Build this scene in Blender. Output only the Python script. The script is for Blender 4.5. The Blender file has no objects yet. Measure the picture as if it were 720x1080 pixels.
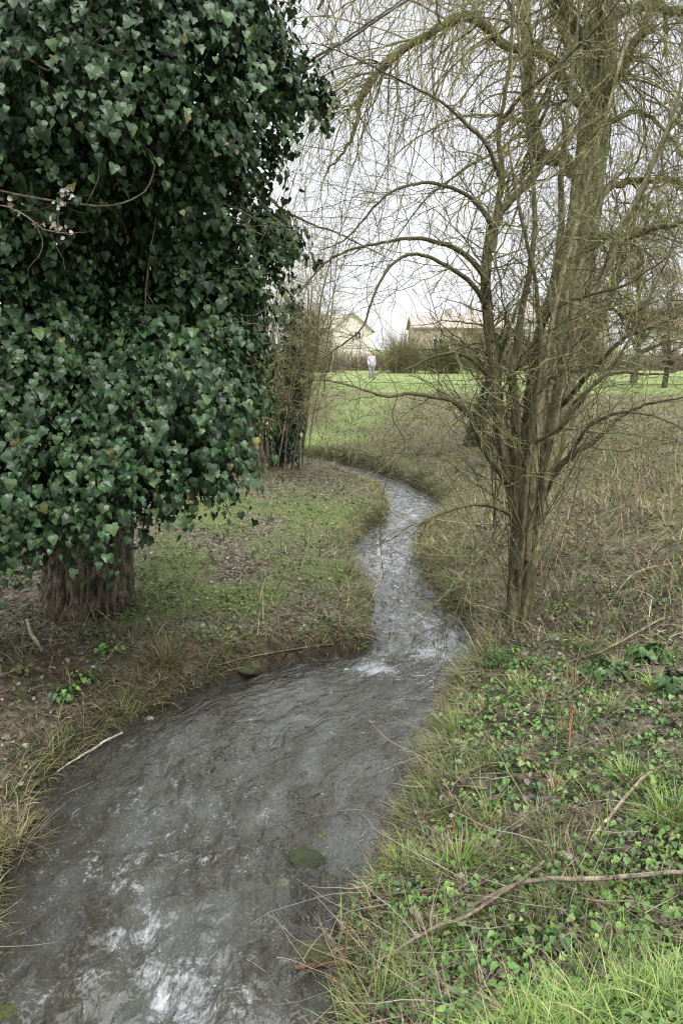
import bpy, math
import numpy as np
from mathutils import Vector
rng = np.random.default_rng(7)
S = bpy.context.scene
COL = S.collection
R_ = math.radians

# ---------------------------------------------------------------- camera
H, PITCH, FPX = 2.75, R_(11.6), 840.0
cp, sp = math.cos(PITCH), math.sin(PITCH)

def ray(u, v):
    r, q = (u - 360) / FPX, (540 - v) / FPX
    return np.array([r, cp + q * sp, -sp + q * cp])
def at(u, v, Y):
    d = ray(u, v); return np.array([0, 0, H]) + d * (Y / d[1])
def onz(u, v, z):
    d = ray(u, v); return np.array([0, 0, H]) + d * ((z - H) / d[2])

cam = bpy.data.cameras.new('camera'); co = bpy.data.objects.new('camera', cam); COL.objects.link(co)
co.location = (0, 0, H); co.rotation_euler = (math.pi / 2 - PITCH, 0, 0)
cam.sensor_fit = 'VERTICAL'; cam.sensor_height = 36; cam.lens = FPX / 1080 * 36
cam.clip_start = 0.05; cam.clip_end = 5000
S.camera = co

# ---------------------------------------------------------------- numpy helpers
def smooth(a, b, x):
    t = np.clip((x - a) / (b - a), 0, 1); return t * t * (3 - 2 * t)
def _hash(ix, seed):
    h = np.full(ix.shape[:-1], seed * 374761393 + 1013904223, dtype=np.uint64)
    for k, m in zip(range(ix.shape[-1]), (0x9E3779B1, 0x85EBCA77, 0xC2B2AE3D)):
        h = (h ^ (ix[..., k].astype(np.int64).astype(np.uint64) * np.uint64(m))) & np.uint64(0xFFFFFFFF)
        h = (h * np.uint64(0x27D4EB2F)) & np.uint64(0xFFFFFFFF); h ^= h >> np.uint64(15)
    h = (h * np.uint64(0x165667B1)) & np.uint64(0xFFFFFFFF); h ^= h >> np.uint64(13)
    return h.astype(np.float64) / 4294967295.0
def vnoise(p, seed=0):
    p = np.asarray(p, float); i = np.floor(p); f = p - i; f = f * f * (3 - 2 * f); i = i.astype(np.int64)
    D = p.shape[-1]; out = 0
    for c in range(1 << D):
        off = np.array([(c >> k) & 1 for k in range(D)])
        w = 1
        for k in range(D): w = w * (f[..., k] if off[k] else 1 - f[..., k])
        out = out + w * _hash(i + off, seed)
    return out * 2 - 1
def fbm(p, seed=0, o=4):
    a, s, t = 1.0, 0, 0
    for k in range(o):
        s = s + a * vnoise(np.asarray(p) * 2 ** k, seed + k); t += a; a *= .5
    return s / t
def n2(x, y, sc, seed=0, o=4): return fbm(np.stack([x / sc, y / sc], -1), seed, o)
def nrm(v): return v / np.maximum(np.linalg.norm(v, axis=-1, keepdims=True), 1e-9)
def spline(P, n):
    P = np.asarray(P, float); m = len(P)
    Q = np.vstack([2 * P[0] - P[1], P, 2 * P[-1] - P[-2]])
    t = np.linspace(0, m - 1 - 1e-9, n); i = t.astype(int); f = (t - i)[:, None]
    a, b, c, d = Q[i], Q[i + 1], Q[i + 2], Q[i + 3]
    return .5 * (2 * b + (c - a) * f + (2 * a - 5 * b + 4 * c - d) * f ** 2 + (3 * b - a - 3 * c + d) * f ** 3)

# ---------------------------------------------------------------- mesh builder
class MB:
    def __init__(s): s.v, s.f, s.c, s.n = [], [], [], 0
    def add(s, v, f, c):
        v = np.asarray(v, float).reshape(-1, 3); f = np.asarray(f, int)
        c = np.broadcast_to(np.asarray(c, float), (len(v), 3))
        s.v.append(v); s.c.append(c); s.f.append(f + s.n); s.n += len(v); return s
    def build(s, name, mat, parent=None, smooth_=True, extra=None, uv=None):
        v = np.vstack(s.v); c = np.vstack(s.c)
        if parent is not None: v = v - np.array(parent.location)
        me = bpy.data.meshes.new(name)
        me.vertices.add(len(v)); me.vertices.foreach_set('co', v.astype(np.float32).ravel())
        loops = np.concatenate([f.ravel() for f in s.f]); tot = np.concatenate([np.full(len(f), f.shape[1]) for f in s.f])
        st = np.concatenate([[0], np.cumsum(tot)[:-1]])
        me.loops.add(len(loops)); me.loops.foreach_set('vertex_index', loops.astype(np.int32))
        me.polygons.add(len(tot)); me.polygons.foreach_set('loop_start', st.astype(np.int32))
        me.polygons.foreach_set('loop_total', tot.astype(np.int32))
        me.polygons.foreach_set('use_smooth', np.full(len(tot), bool(smooth_)))
        me.update(calc_edges=True)
        a = me.attributes.new('col', 'FLOAT_COLOR', 'POINT')
        a.data.foreach_set('color', np.hstack([c, np.ones((len(c), 1))]).astype(np.float32).ravel())
        for k, w in (extra or {}).items():
            b = me.attributes.new(k, 'FLOAT', 'POINT'); b.data.foreach_set('value', np.asarray(w, np.float32).ravel())
        if uv is not None:
            b = me.attributes.new('flow', 'FLOAT_VECTOR', 'POINT'); b.data.foreach_set('vector', np.asarray(uv, np.float32).ravel())
        me.materials.append(mat)
        o = bpy.data.objects.new(name, me); COL.objects.link(o)
        if parent is not None: o.parent = parent
        return o
def tag(o, label=None, cat=None, group=None, kind=None):
    for k, w in (('label', label), ('category', cat), ('group', group), ('kind', kind)):
        if w: o[k] = w
    return o
def empty(name, loc, label, cat, group=None):
    o = bpy.data.objects.new(name, None); COL.objects.link(o); o.location = tuple(float(t) for t in loc)
    o.empty_display_size = .1
    return tag(o, label, cat, group)

def tubes(mb, P, Rad, sides, c, cap=False):
    """P (N,K,3), Rad (N,K) -> tapering tubes; c (3,) or (N,3) or (N,K,3)"""
    P = np.asarray(P, float)
    if P.ndim == 2: P = P[None]; Rad = np.asarray(Rad)[None]
    N, K, _ = P.shape
    Rad = np.broadcast_to(Rad, (N, K))
    T = nrm(np.gradient(P, axis=1))
    ref = np.where(np.abs(T[:, :1, 2:3]) > .8, np.array([1., 0, 0]), np.array([0, 0, 1.]))
    A = nrm(np.cross(T, np.broadcast_to(ref, T.shape))); B = np.cross(T, A)
    # keep the frame continuous
    an = np.linspace(0, 2 * np.pi, sides, endpoint=False)
    V = P[:, :, None] + Rad[:, :, None, None] * (A[:, :, None] * np.cos(an)[:, None] + B[:, :, None] * np.sin(an)[:, None])
    idx = np.arange(N * K * sides).reshape(N, K, sides)
    a = idx[:, :-1]; b = idx[:, 1:]; a2 = np.roll(a, -1, 2); b2 = np.roll(b, -1, 2)
    F = np.stack([a, a2, b2, b], -1).reshape(-1, 4)
    c = np.asarray(c, float)
    if c.ndim == 1: cc = np.broadcast_to(c, (N, K, sides, 3))
    elif c.ndim == 2: cc = np.broadcast_to(c[:, None, None], (N, K, sides, 3))
    else: cc = np.broadcast_to(c[:, :, None], (N, K, sides, 3))
    mb.add(V.reshape(-1, 3), F, cc.reshape(-1, 3))
    return V
def grow(start, d, L, K, wander, grav, seed=None):
    """random-walk shoots: start (N,3) d (N,3) L (N,) grav: z pull per step (N,) or float"""
    N = len(start); P = np.zeros((N, K, 3)); P[:, 0] = start; d = nrm(d)
    st = (L / (K - 1))[:, None]; g = np.broadcast_to(np.asarray(grav, float), (N,))
    for k in range(1, K):
        d = d + rng.normal(0, wander, (N, 3)); d[:, 2] += g; d = nrm(d)
        P[:, k] = P[:, k - 1] + d * st
    return P
def branch_off(P, Rad, n, t0=.1, t1=1., ang=(35, 70), weight=None):
    """pick n points on parent paths (list arrays (N,K,3)) -> start, dir, radius"""
    N, K, _ = P.shape
    Ls = np.linalg.norm(np.diff(P, axis=1), axis=2).sum(1); w = Ls / Ls.sum()
    i = rng.choice(N, n, p=w); t = rng.uniform(t0, t1, n) * (K - 1) * .999; k = t.astype(int); f = (t - k)[:, None]
    s = P[i, k] * (1 - f) + P[i, k + 1] * f; T = nrm(P[i, k + 1] - P[i, k])
    r = Rad[i, k] * (1 - f[:, 0]) + Rad[i, k + 1] * f[:, 0]
    q = nrm(np.cross(T, rng.normal(size=(n, 3)))); a = np.radians(rng.uniform(ang[0], ang[1], n))[:, None]
    return s, T * np.cos(a) + q * np.sin(a), r, t / (K - 1), i
def taper(n, K, r0, r1): 
    r0 = np.broadcast_to(np.asarray(r0, float), (n,)); r1 = np.broadcast_to(np.asarray(r1, float), (n,))
    t = np.linspace(0, 1, K)[None]; return r0[:, None] * (1 - t) + r1[:, None] * t
def jit(c, n, s=.25):
    c = np.asarray(c, float); return np.clip(c * (1 + rng.normal(0, s, (n, 1))) * (1 + rng.normal(0, s * .3, (n, 3))), .004, .9)
def pick(cols, n, p=None, s=.2):
    cols = np.asarray(cols, float); i = rng.choice(len(cols), n, p=p); return np.clip(cols[i] * (1 + rng.normal(0, s, (n, 1))) * (1 + rng.normal(0, .06, (n, 3))), .004, .9)
def blades(mb, P, az, L, W, lean, curve, c, K=4):
    """grass ribbons. lean = initial angle from vertical, curve = extra bend to the tip (radians)"""
    n = len(P); t = np.linspace(0, 1, K)
    th = lean[:, None] + curve[:, None] * t[None]
    dz = np.cos(th); dr = np.sin(th); st = (L / (K - 1))[:, None]
    z = np.concatenate([np.zeros((n, 1)), np.cumsum((dz[:, 1:] + dz[:, :-1]) * .5 * st, 1)], 1)
    r = np.concatenate([np.zeros((n, 1)), np.cumsum((dr[:, 1:] + dr[:, :-1]) * .5 * st, 1)], 1)
    ca, sa = np.cos(az)[:, None], np.sin(az)[:, None]
    C = np.stack([P[:, :1] + r * ca, P[:, 1:2] + r * sa, P[:, 2:3] + z], -1)
    w = W[:, None] * np.maximum(.12, (1 - t ** 2.2))[None] * .5
    tw = rng.uniform(-.7, .7, (n, 1)); sx = -np.sin(az[:, None] + tw); sy = np.cos(az[:, None] + tw)
    Sd = np.stack([sx * w, sy * w, w * rng.normal(0, .25, (n, 1))], -1)
    V = np.stack([C - Sd, C + Sd], 2)
    idx = np.arange(n * K * 2).reshape(n, K, 2)
    F = np.stack([idx[:, :-1, 0], idx[:, :-1, 1], idx[:, 1:, 1], idx[:, 1:, 0]], -1).reshape(-1, 4)
    shade = np.ones((1, K, 1, 1))
    mb.add(V.reshape(-1, 3), F, (np.broadcast_to(c[:, None, None], (n, K, 2, 3)) * shade).reshape(-1, 3))
def outline_leaf(rr, fold=.18, droop=.25):
    """leaf from half outline [(x,y)...] tip at y=1; returns verts, tris"""
    pts = [(0, 0)] + rr + [(0, 1)]
    left = [(-x, y) for x, y in rr][::-1]
    ring = pts + left
    v = [(0, .42)] + ring
    v = np.array([[x, y, abs(x) * fold - droop * y * y] for x, y in v])
    m = len(ring); f = np.array([[0, 1 + i, 1 + (i + 1) % m] for i in range(m)])
    return v, f
IVY = outline_leaf([(.26, -.12), (.56, .04), (.46, .26), (.58, .46), (.34, .62), (.14, .88)], .26, .35)
IVY2 = outline_leaf([(.28, -.10), (.50, .06), (.56, .34), (.38, .58), (.24, .84)], .22, .45)
OVAL = outline_leaf([(.2, .08), (.34, .35), (.25, .7)], .3, .25)
DEAD = outline_leaf([(.3, .1), (.42, .45), (.24, .8)], .7, -.3)
def leaves(mb, P, N, tip, size, tmpl, c):
    """N normals, tip directions (made orthogonal), size (n,)"""
    v, f = tmpl; n = len(P); N = nrm(N); Y = nrm(tip - N * (tip * N).sum(1, keepdims=True)); X = np.cross(Y, N)
    V = P[:, None] + size[:, None, None] * (v[None, :, :1] * X[:, None] + v[None, :, 1:2] * Y[:, None] + v[None, :, 2:] * N[:, None])
    F = (f[None] + (np.arange(n) * len(v))[:, None, None]).reshape(-1, 3)
    mb.add(V.reshape(-1, 3), F, np.repeat(c, len(v), 0))

# ---------------------------------------------------------------- materials
def mat(name):
    m = bpy.data.materials.new(name); m.use_nodes = True; nt = m.node_tree; nt.nodes.clear()
    return m, nt, nt.nodes, nt.links
def N_(nt, t, **k):
    n = nt.nodes.new(t)
    for a, b in k.items():
        if a in n.bl_rna.properties.keys(): setattr(n, a, b)
        else: n.inputs[a.replace('_', ' ')].default_value = b
    return n
def mixc(nt, fac, a, b, mode='MIX'):
    n = nt.nodes.new('ShaderNodeMix'); n.data_type = 'RGBA'; n.blend_type = mode
    for s, w in ((n.inputs[0], fac), (n.inputs[6], a), (n.inputs[7], b)):
        if hasattr(w, 'links'): nt.links.new(w, s)
        elif isinstance(w, (int, float)): s.default_value = w
        else: s.default_value = (*w, 1)
    return n.outputs[2]
def ramp(nt, fac, stops):
    n = nt.nodes.new('ShaderNodeValToRGB'); e = n.color_ramp.elements
    while len(e) < len(stops): e.new(.5)
    for el, (p, c) in zip(e, stops): el.position = p; el.color = (*c, 1) if not isinstance(c, (int, float)) else (c, c, c, 1)
    nt.links.new(fac, n.inputs[0]); return n.outputs[0]
def noise(nt, scale, detail=4, rough=.55, vec=None, dist=0, dim='3D'):
    n = nt.nodes.new('ShaderNodeTexNoise'); n.inputs['Scale'].default_value = scale; n.inputs['Detail'].default_value = detail
    n.inputs['Roughness'].default_value = rough; n.inputs['Distortion'].default_value = dist
    if vec is not None: nt.links.new(vec, n.inputs['Vector'])
    return n
def geo(nt): return nt.nodes.new('ShaderNodeNewGeometry').outputs['Position']
def objc(nt): return nt.nodes.new('ShaderNodeTexCoord').outputs['Object']
def math_(nt, op, a, b=None, clamp=False):
    n = nt.nodes.new('ShaderNodeMath'); n.operation = op; n.use_clamp = clamp
    for s, w in zip(n.inputs, (a, b)):
        if w is None: continue
        if hasattr(w, 'links'): nt.links.new(w, s)
        else: s.default_value = w
    return n.outputs[0]
def attr(nt, name): 
    n = nt.nodes.new('ShaderNodeAttribute'); n.attribute_name = name; return n
def out(nt, sh):
    o = nt.nodes.new('ShaderNodeOutputMaterial'); nt.links.new(sh, o.inputs['Surface'])
def bsdf(nt, col, rough=.6, spec=.3, normal=None):
    b = nt.nodes.new('ShaderNodeBsdfPrincipled')
    for s, w in ((b.inputs['Base Color'], col), (b.inputs['Roughness'], rough), (b.inputs['Specular IOR Level'], spec)):
        if hasattr(w, 'links'): nt.links.new(w, s)
        elif isinstance(w, (int, float)): s.default_value = w
        else: s.default_value = (*w, 1)
    if normal is not None: nt.links.new(normal, b.inputs['Normal'])
    return b
def bump(nt, h, strength=.5, dist=.02, normal=None):
    b = nt.nodes.new('ShaderNodeBump'); b.inputs['Strength'].default_value = strength; b.inputs['Distance'].default_value = dist
    nt.links.new(h, b.inputs['Height'])
    if normal is not None: nt.links.new(normal, b.inputs['Normal'])
    return b.outputs[0]

def leaf_mat(name, rough=.5, spec=.3, trans=.22, mottle=25):
    m, nt, ns, lk = mat(name)
    c = attr(nt, 'col').outputs['Color']
    nz = noise(nt, mottle, 3, vec=geo(nt))
    c2 = mixc(nt, 1.0, c, ramp(nt, nz.outputs['Fac'], [(.25, .72), (.75, 1.25)]), 'MULTIPLY')
    b = bsdf(nt, c2, rough, spec)
    t = ns.new('ShaderNodeBsdfTranslucent'); lk.new(c2, t.inputs['Color'])
    mx = ns.new('ShaderNodeMixShader'); mx.inputs[0].default_value = trans
    lk.new(b.outputs[0], mx.inputs[1]); lk.new(t.outputs[0], mx.inputs[2]); out(nt, mx.outputs[0]); return m
M_GRASS = leaf_mat('grass blades', .5, .3, .18)
M_IVY = leaf_mat('ivy leaf', .38, .42, .12, 40)
M_LEAF = leaf_mat('herb leaf', .45, .4, .12, 60)
M_DEADLEAF = leaf_mat('dead leaf', .75, .2, .12, 60)
def bark_mat(name, furrow=0, scale=14, moss=None, mossamt=.5, bstr=.6):
    m, nt, ns, lk = mat(name)
    c = attr(nt, 'col').outputs['Color']; p = geo(nt)
    mp = ns.new('ShaderNodeMapping'); lk.new(p, mp.inputs['Vector']); mp.inputs['Scale'].default_value = (1, 1, .40)
    nz = noise(nt, scale, 6, .65, mp.outputs[0], .6)
    n3 = noise(nt, scale * 4, 4, .6, mp.outputs[0], .3)
    f = math_(nt, 'ADD', math_(nt, 'MULTIPLY', nz.outputs['Fac'], .65), math_(nt, 'MULTIPLY', n3.outputs['Fac'], .35))
    col = mixc(nt, 1.0, c, ramp(nt, f, [(.36, (.22, .20, .18)), (.5, (.95, .95, .95)), (.64, (1.8, 1.8, 1.75))]), 'MULTIPLY')
    if moss:
        n2_ = noise(nt, 3.2, 5, .6, p)
        col = mixc(nt, ramp(nt, n2_.outputs['Fac'], [(.52 - mossamt * .2, 0.), (.62, mossamt)]), col, moss)
    b = bsdf(nt, col, .85, .15, bump(nt, f, bstr, .03)); out(nt, b.outputs[0]); return m
M_TRUNK = bark_mat('furrowed bark', scale=24, moss=(.06, .075, .03), mossamt=.35, bstr=.9)
M_WILLOW = bark_mat('mossy willow bark', scale=12, moss=(.085, .1, .03), mossamt=.75, bstr=.9)
M_STEM = bark_mat('shrub bark', scale=22, moss=(.1, .105, .04), mossamt=.5)
M_TWIG = bark_mat('twig bark', scale=30, bstr=.2)

# ---------------------------------------------------------------- stream plan (world metres, from near to far; left edge, right edge)
pairsL, pairsR = [], []
def pr(l, r): pairsL.append(l[:2]); pairsR.append(r[:2])
pr((-3.4, -6), (-1.3, -6)); pr((-2.3, -1.), (-.75, -1.)); pr((-1.95, 1.2), (-.3, 1.2)); pr((-1.85, 2.3), (-.1, 2.3))
for l, r in [((-14, 1000), (342, 1000)), ((3, 920), (382, 925)), ((32, 872), (400, 880)), ((52, 828), (418, 835)), ((108, 780), (436, 787)),
             ((168, 750), (452, 755)), ((245, 719), (474, 726)), ((322, 701), (492, 704)), ((380, 690), (499, 690)), ((392, 664), (495, 668)),
             ((390, 632), (470, 642)), ((374, 603), (447, 608)), ((368, 583), (436, 582)), ((386, 564), (446, 562)), ((409, 545), (468, 546)),
             ((404, 528), (462, 530)), ((385, 511), (436, 515)), ((362, 499), (402, 501)), ((335, 492), (366, 490.5))]:
    pr(onz(*l, 0), onz(*r, 0))
pr((-3.4, 20.6), (-3.0, 22.2)); pr((-8, 22), (-8, 23.8)); pr((-16, 25), (-16, 27)); pr((-40, 30), (-40, 32.5)); pr((-120, 42), (-120, 45))
for i_ in range(3, 10):
    pairsR[i_] = np.array([pairsR[i_][0] + .07, pairsR[i_][1]])
nS = 420
Lc = spline(np.array(pairsL), nS); Rc = spline(np.array(pairsR), nS)

def seg_dist(x, y, C, wig):
    best = np.full(x.shape, 1e9)
    for a, b in zip(C[:-1], C[1:]):
        d = b - a; L2 = max(d @ d, 1e-9)
        t = np.clip(((x - a[0]) * d[0] + (y - a[1]) * d[1]) / L2, 0, 1)
        best = np.minimum(best, (x - a[0] - t * d[0]) ** 2 + (y - a[1] - t * d[1]) ** 2)
    return np.sqrt(best)
def inside(x, y, poly):
    c = np.zeros(x.shape, bool); q = np.roll(poly, -1, 0)
    for a, b in zip(poly, q):
        if a[1] == b[1]: continue
        c ^= ((a[1] > y) != (b[1] > y)) & (x < (b[0] - a[0]) * (y - a[1]) / (b[1] - a[1]) + a[0])
    return c
def axis(core0, core1, step, grow_, lo, hi):
    a = [core0]; 
    c = list(np.arange(core0, core1, step)); s = step
    while c[-1] < hi: s *= grow_; c.append(c[-1] + s)
    s = step; p = [core0]
    while p[-1] > lo: s *= grow_; p.append(p[-1] - s)
    return np.array(p[:0:-1] + c)
GX = axis(-3.4, 3.6, .042, 1.055, -900, 900)
GY = [-40, -25, -15, -10, -7, -5, -3.5, -2.5, -1.8, -1.2, -.7, -.3, 0, .3, .6, .85]; yy = 1.05
while yy < 1500: GY.append(yy); yy += max(.035, .0068 * yy) if yy < 24 else .0068 * 24 * (yy / 24) ** 1.5
GY = np.array(GY)
XX, YY = np.meshgrid(GX, GY)
near = (np.abs(XX) < 130) & (YY < 60)
dl = np.full(XX.shape, 60.); dr = dl.copy(); ins = np.zeros(XX.shape, bool)
wob = .07 * n2(XX, YY, .55, 3, 3) + .05 * n2(XX, YY, .16, 5, 2)
wx = XX + wob * smooth(2.5, 4, YY); wy = YY + wob
dl[near] = seg_dist(wx[near], wy[near], Lc, 0); dr[near] = seg_dist(wx[near], wy[near], Rc, 0)
ins[near] = inside(wx[near], wy[near], np.vstack([Lc, Rc[::-1]]))
left = dl < dr
left[~near] = XX[~near] < 0
D = np.minimum(dl, dr)
def heights():
    x, y = XX, YY
    n1 = n2(x, y, 2.2, 11, 4); nf = n2(x, y, .35, 21, 4); ns = n2(x, y, .09, 31, 3)
    soft = smooth(6.6, 5.2, y) * smooth(-.6, -1.2, x)
    far = smooth(15, 24, y)
    sl = .045 + .33 * soft + .25 * smooth(14, 18, y)
    Al = (.30 - .05 * smooth(6.4, 7, y) + .09 * n2(x, y, .6, 41, 3)) * (1 - .25 * soft)
    hl = Al * (1 - np.exp(-D / sl)) + (.16 + .24 * soft + .16 * far) * (1 - np.exp(-D / 1.6)) + .05 * n1 * np.minimum(D, 1)
    hl = hl + .22 * np.exp(-((x + 2.85) ** 2 + (y - 5.6) ** 2) / .35)               # hump by the left edge
    Ar = (.22 + .12 * n2(x, y, .7, 51, 3))
    hr = Ar * (1 - np.exp(-D / .09)) + (.72 + .28 * smooth(5.5, 8, y)) * (1 - np.exp(-D / 2.9)) + .08 * n1 * np.minimum(D, 1)
    e = y - .10 * np.sin(x * 3) + .12 * nf - .10 * x
    hr = hr + .34 * smooth(2.5, 1.95, e) * (1 - np.exp(-D / .25))
    # bank on the outside of the far bend
    h = np.where(left, hl, hr)
    m = smooth(24, 34, y)
    h = h * (1 - m) + (.88 + .12 * n2(x, y, 14, 61, 3) * smooth(60, 30, y)) * m * (1 - np.exp(-D / 1.2)) + h * 0
    h = h + (.030 * nf + .014 * ns) * np.clip(D / .3, 0, 1) * smooth(40, 15, y)
    bed = -.05 - .26 * smooth(0, .45, D) + .05 * nf + .02 * ns
    return np.where(ins, bed, h - .03)
HZ = heights()

def interp(A, x, y):
    x = np.asarray(x, float); y = np.asarray(y, float)
    i = np.clip(np.searchsorted(GX, x) - 1, 0, len(GX) - 2); j = np.clip(np.searchsorted(GY, y) - 1, 0, len(GY) - 2)
    fx = np.clip((x - GX[i]) / (GX[i + 1] - GX[i]), 0, 1); fy = np.clip((y - GY[j]) / (GY[j + 1] - GY[j]), 0, 1)
    return (A[j, i] * (1 - fx) + A[j, i + 1] * fx) * (1 - fy) + (A[j + 1, i] * (1 - fx) + A[j + 1, i + 1] * fx) * fy
def gz(x, y): return interp(HZ, x, y)
SD = np.where(ins, -D, D); LEFT = left.astype(float)
def hit(u, v):
    d = ray(u, v); t = np.concatenate([np.linspace(.5, 30, 6000), np.linspace(30, 200, 3000)])
    p = np.array([0, 0, H]) + t[:, None] * d
    k = np.argmax(p[:, 2] < np.maximum(gz(p[:, 0], p[:, 1]), -.02)); return p[k]

# ground zones: green / soil / straw 0..1
def zones(x, y, sd, lf):
    nA = n2(x, y, 1.1, 71, 4); nB = n2(x, y, .45, 81, 3); nC = n2(x, y, 3.0, 91, 3)
    gl = smooth(-.55, .10, nA * .9 + .30 * nB + .12 * smooth(14, 7, y) - .1) * smooth(15.5, 12, y)
    gl = gl * smooth(-2.4, -1.6, x + .1 * (y - 6)) * (1 - .8 * smooth(6.6, 5.6, y))
    gr = smooth(-.1, .5, nA + .25 * nB + .35 * smooth(6.5, 4.5, y) - .15 - .45 * smooth(6, 9, y) * smooth(16, 12, y) * smooth(1.5, 3, x))
    gr = gr * (.15 + .65 * smooth(5.5, 8, y)) + .10 * smooth(6.5, 9, y)
    g = lf * gl + (1 - lf) * gr * .8
    tongue = np.exp(-((x - (.3 + (y - 22) * .12)) / 1.6) ** 2) * smooth(20, 22, y) * smooth(36, 30, y)
    bend = smooth(2.6, .5, sd) * smooth(19, 20.5, y) * (1 - lf)
    farm = smooth(33, 37, y + 2 * nC)
    g = np.maximum(np.maximum(g * smooth(30, 16, y), np.maximum(tongue * .8, bend * .95)), farm)
    s = np.clip(smooth(.30 - .14 * lf * smooth(6.2, 7, y), .02, sd + .15 * nB), 0, 1) * .8
    s = np.maximum(s, lf * smooth(6.9, 6.0, y) * smooth(-.9, -1.5, x) * smooth(-.5, .5, nB + .2) * .7)
    s = np.maximum(s, (1 - lf) * smooth(2.75, 2.5, y) * smooth(1.95, 2.15, y) * .9)
    s = s * (1 - farm) * (1 - .9 * bend)
    return np.clip(g, 0, 1), np.clip(s, 0, 1)
GR, SO = zones(XX, YY, SD, LEFT)
m, nt, ns, lk = mat('ground litter moss and soil')
p = geo(nt)
vo = ns.new('ShaderNodeTexVoronoi'); vo.inputs['Scale'].default_value = 26; lk.new(p, vo.inputs['Vector']); vo.inputs['Randomness'].default_value = 1
vcol = ns.new('ShaderNodeSeparateColor'); lk.new(vo.outputs['Color'], vcol.inputs[0])
nf = noise(nt, 34, 6, .7, p); nm = noise(nt, 6, 5, .6, p); nl = noise(nt, 1.1, 4, .55, p)
lit = ramp(nt, math_(nt, 'ADD', math_(nt, 'MULTIPLY', vcol.outputs[0], .5), math_(nt, 'MULTIPLY', nf.outputs['Fac'], .5)),
           [(.2, (.036, .029, .020)), (.42, (.085, .070, .050)), (.6, (.145, .122, .090)), (.8, (.24, .215, .175))])
grn = ramp(nt, nf.outputs['Fac'], [(.28, (.045, .052, .022)), (.5, (.115, .145, .048)), (.72, (.20, .225, .095))])
soi = ramp(nt, nm.outputs['Fac'], [(.3, (.028, .022, .014)), (.55, (.068, .052, .034)), (.75, (.115, .092, .062))])
gA = attr(nt, 'green').outputs['Fac']; sA = attr(nt, 'soil').outputs['Fac']; wA = attr(nt, 'wet_shade').outputs['Fac']
gf = math_(nt, 'MULTIPLY', gA, ramp(nt, math_(nt, 'ADD', nm.outputs['Fac'], math_(nt, 'MULTIPLY', gA, .25)), [(.38, .1), (.62, 1.)]))
far_ = attr(nt, 'meadow').outputs['Fac']
tha = ramp(nt, math_(nt, 'ADD', math_(nt, 'MULTIPLY', nf.outputs['Fac'], .6), math_(nt, 'MULTIPLY', nm.outputs['Fac'], .4)), [(.32, (.040, .036, .018)), (.46, (.115, .105, .05)), (.56, (.14, .155, .06)), (.64, (.21, .205, .10)), (.76, (.30, .265, .16))])
lit = mixc(nt, math_(nt, 'MULTIPLY', attr(nt, 'thatch').outputs['Fac'], ramp(nt, nl.outputs['Fac'], [(.35, .35), (.6, 1.)])), lit, tha)
c = mixc(nt, gf, lit, grn)
mead = ramp(nt, noise(nt, .5, 6, .6, p).outputs['Fac'], [(.35, (.15, .19, .065)), (.5, (.21, .265, .095)), (.65, (.28, .31, .15))])
c = mixc(nt, far_, c, mead)
c = mixc(nt, math_(nt, 'MULTIPLY', sA, ramp(nt, nf.outputs['Fac'], [(.25, .5), (.6, 1.)])), c, soi)
c = mixc(nt, math_(nt, 'MULTIPLY', wA, .8), c, (.016, .013, .008))  # damp soil, darkened further to paint in shade of an undercut bank
bh = math_(nt, 'ADD', nf.outputs['Fac'], math_(nt, 'MULTIPLY', math_(nt, 'MULTIPLY', vo.outputs['Distance'], -1.2), math_(nt, 'SUBTRACT', 1.0, sA)))
rgh = math_(nt, 'SUBTRACT', .9, math_(nt, 'MULTIPLY', wA, .45))
b = bsdf(nt, c, rgh, .2, bump(nt, bh, .8, .03)); out(nt, b.outputs[0]); M_GROUND = m
idx = np.arange(XX.size).reshape(XX.shape)
F = np.stack([idx[:-1, :-1], idx[:-1, 1:], idx[1:, 1:], idx[1:, :-1]], -1).reshape(-1, 4)
g = MB().add(np.stack([XX, YY, HZ], -1).reshape(-1, 3), F, (.1, .1, .1))
MEADOW = smooth(.5, 1, GR) * smooth(19, 21, YY)
o = g.build('ground', M_GROUND, None, True, {'green': GR, 'soil': SO, 'wet_shade': np.where(ins, .25, smooth(.20, .02, HZ)), 'meadow': MEADOW, 'thatch': np.where(left, smooth(14, 17, YY), smooth(6, 9, YY))})  # low bank mask carries both damp and painted undercut shade
tag(o, kind='structure')

# far footpath on the meadow
pm, nt, ns, lk = mat('pale gravel path')
b = bsdf(nt, mixc(nt, ramp(nt, noise(nt, .55, 3, .6, geo(nt)).outputs['Fac'], [(.45, 1.), (.6, .15)]), ramp(nt, noise(nt, 6, 5, .6, geo(nt)).outputs['Fac'], [(.3, (.22, .21, .15)), (.7, (.34, .31, .25))]), (.18, .23, .08)), .9, .2); out(nt, b.outputs[0])
pa = spline([(-30, 56), (-8, 52), (2, 46.5), (5, 44), (9, 43), (16, 43.5), (30, 47), (60, 56)], 160)
tn = nrm(np.gradient(pa, axis=0)); nn = np.stack([-tn[:, 1], tn[:, 0]], -1)
w = np.linspace(-.45, .45, 5)
pv = pa[:, None] + nn[:, None] * w[None, :, None]
pz = gz(pv[..., 0], pv[..., 1]) + .035
idx = np.arange(pz.size).reshape(pz.shape); F = np.stack([idx[:-1, :-1], idx[:-1, 1:], idx[1:, 1:], idx[1:, :-1]], -1).reshape(-1, 4)
tag(MB().add(np.concatenate([pv, pz[..., None]], -1).reshape(-1, 3), F, (.3, .3, .3)).build('path', pm), kind='structure')

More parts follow.
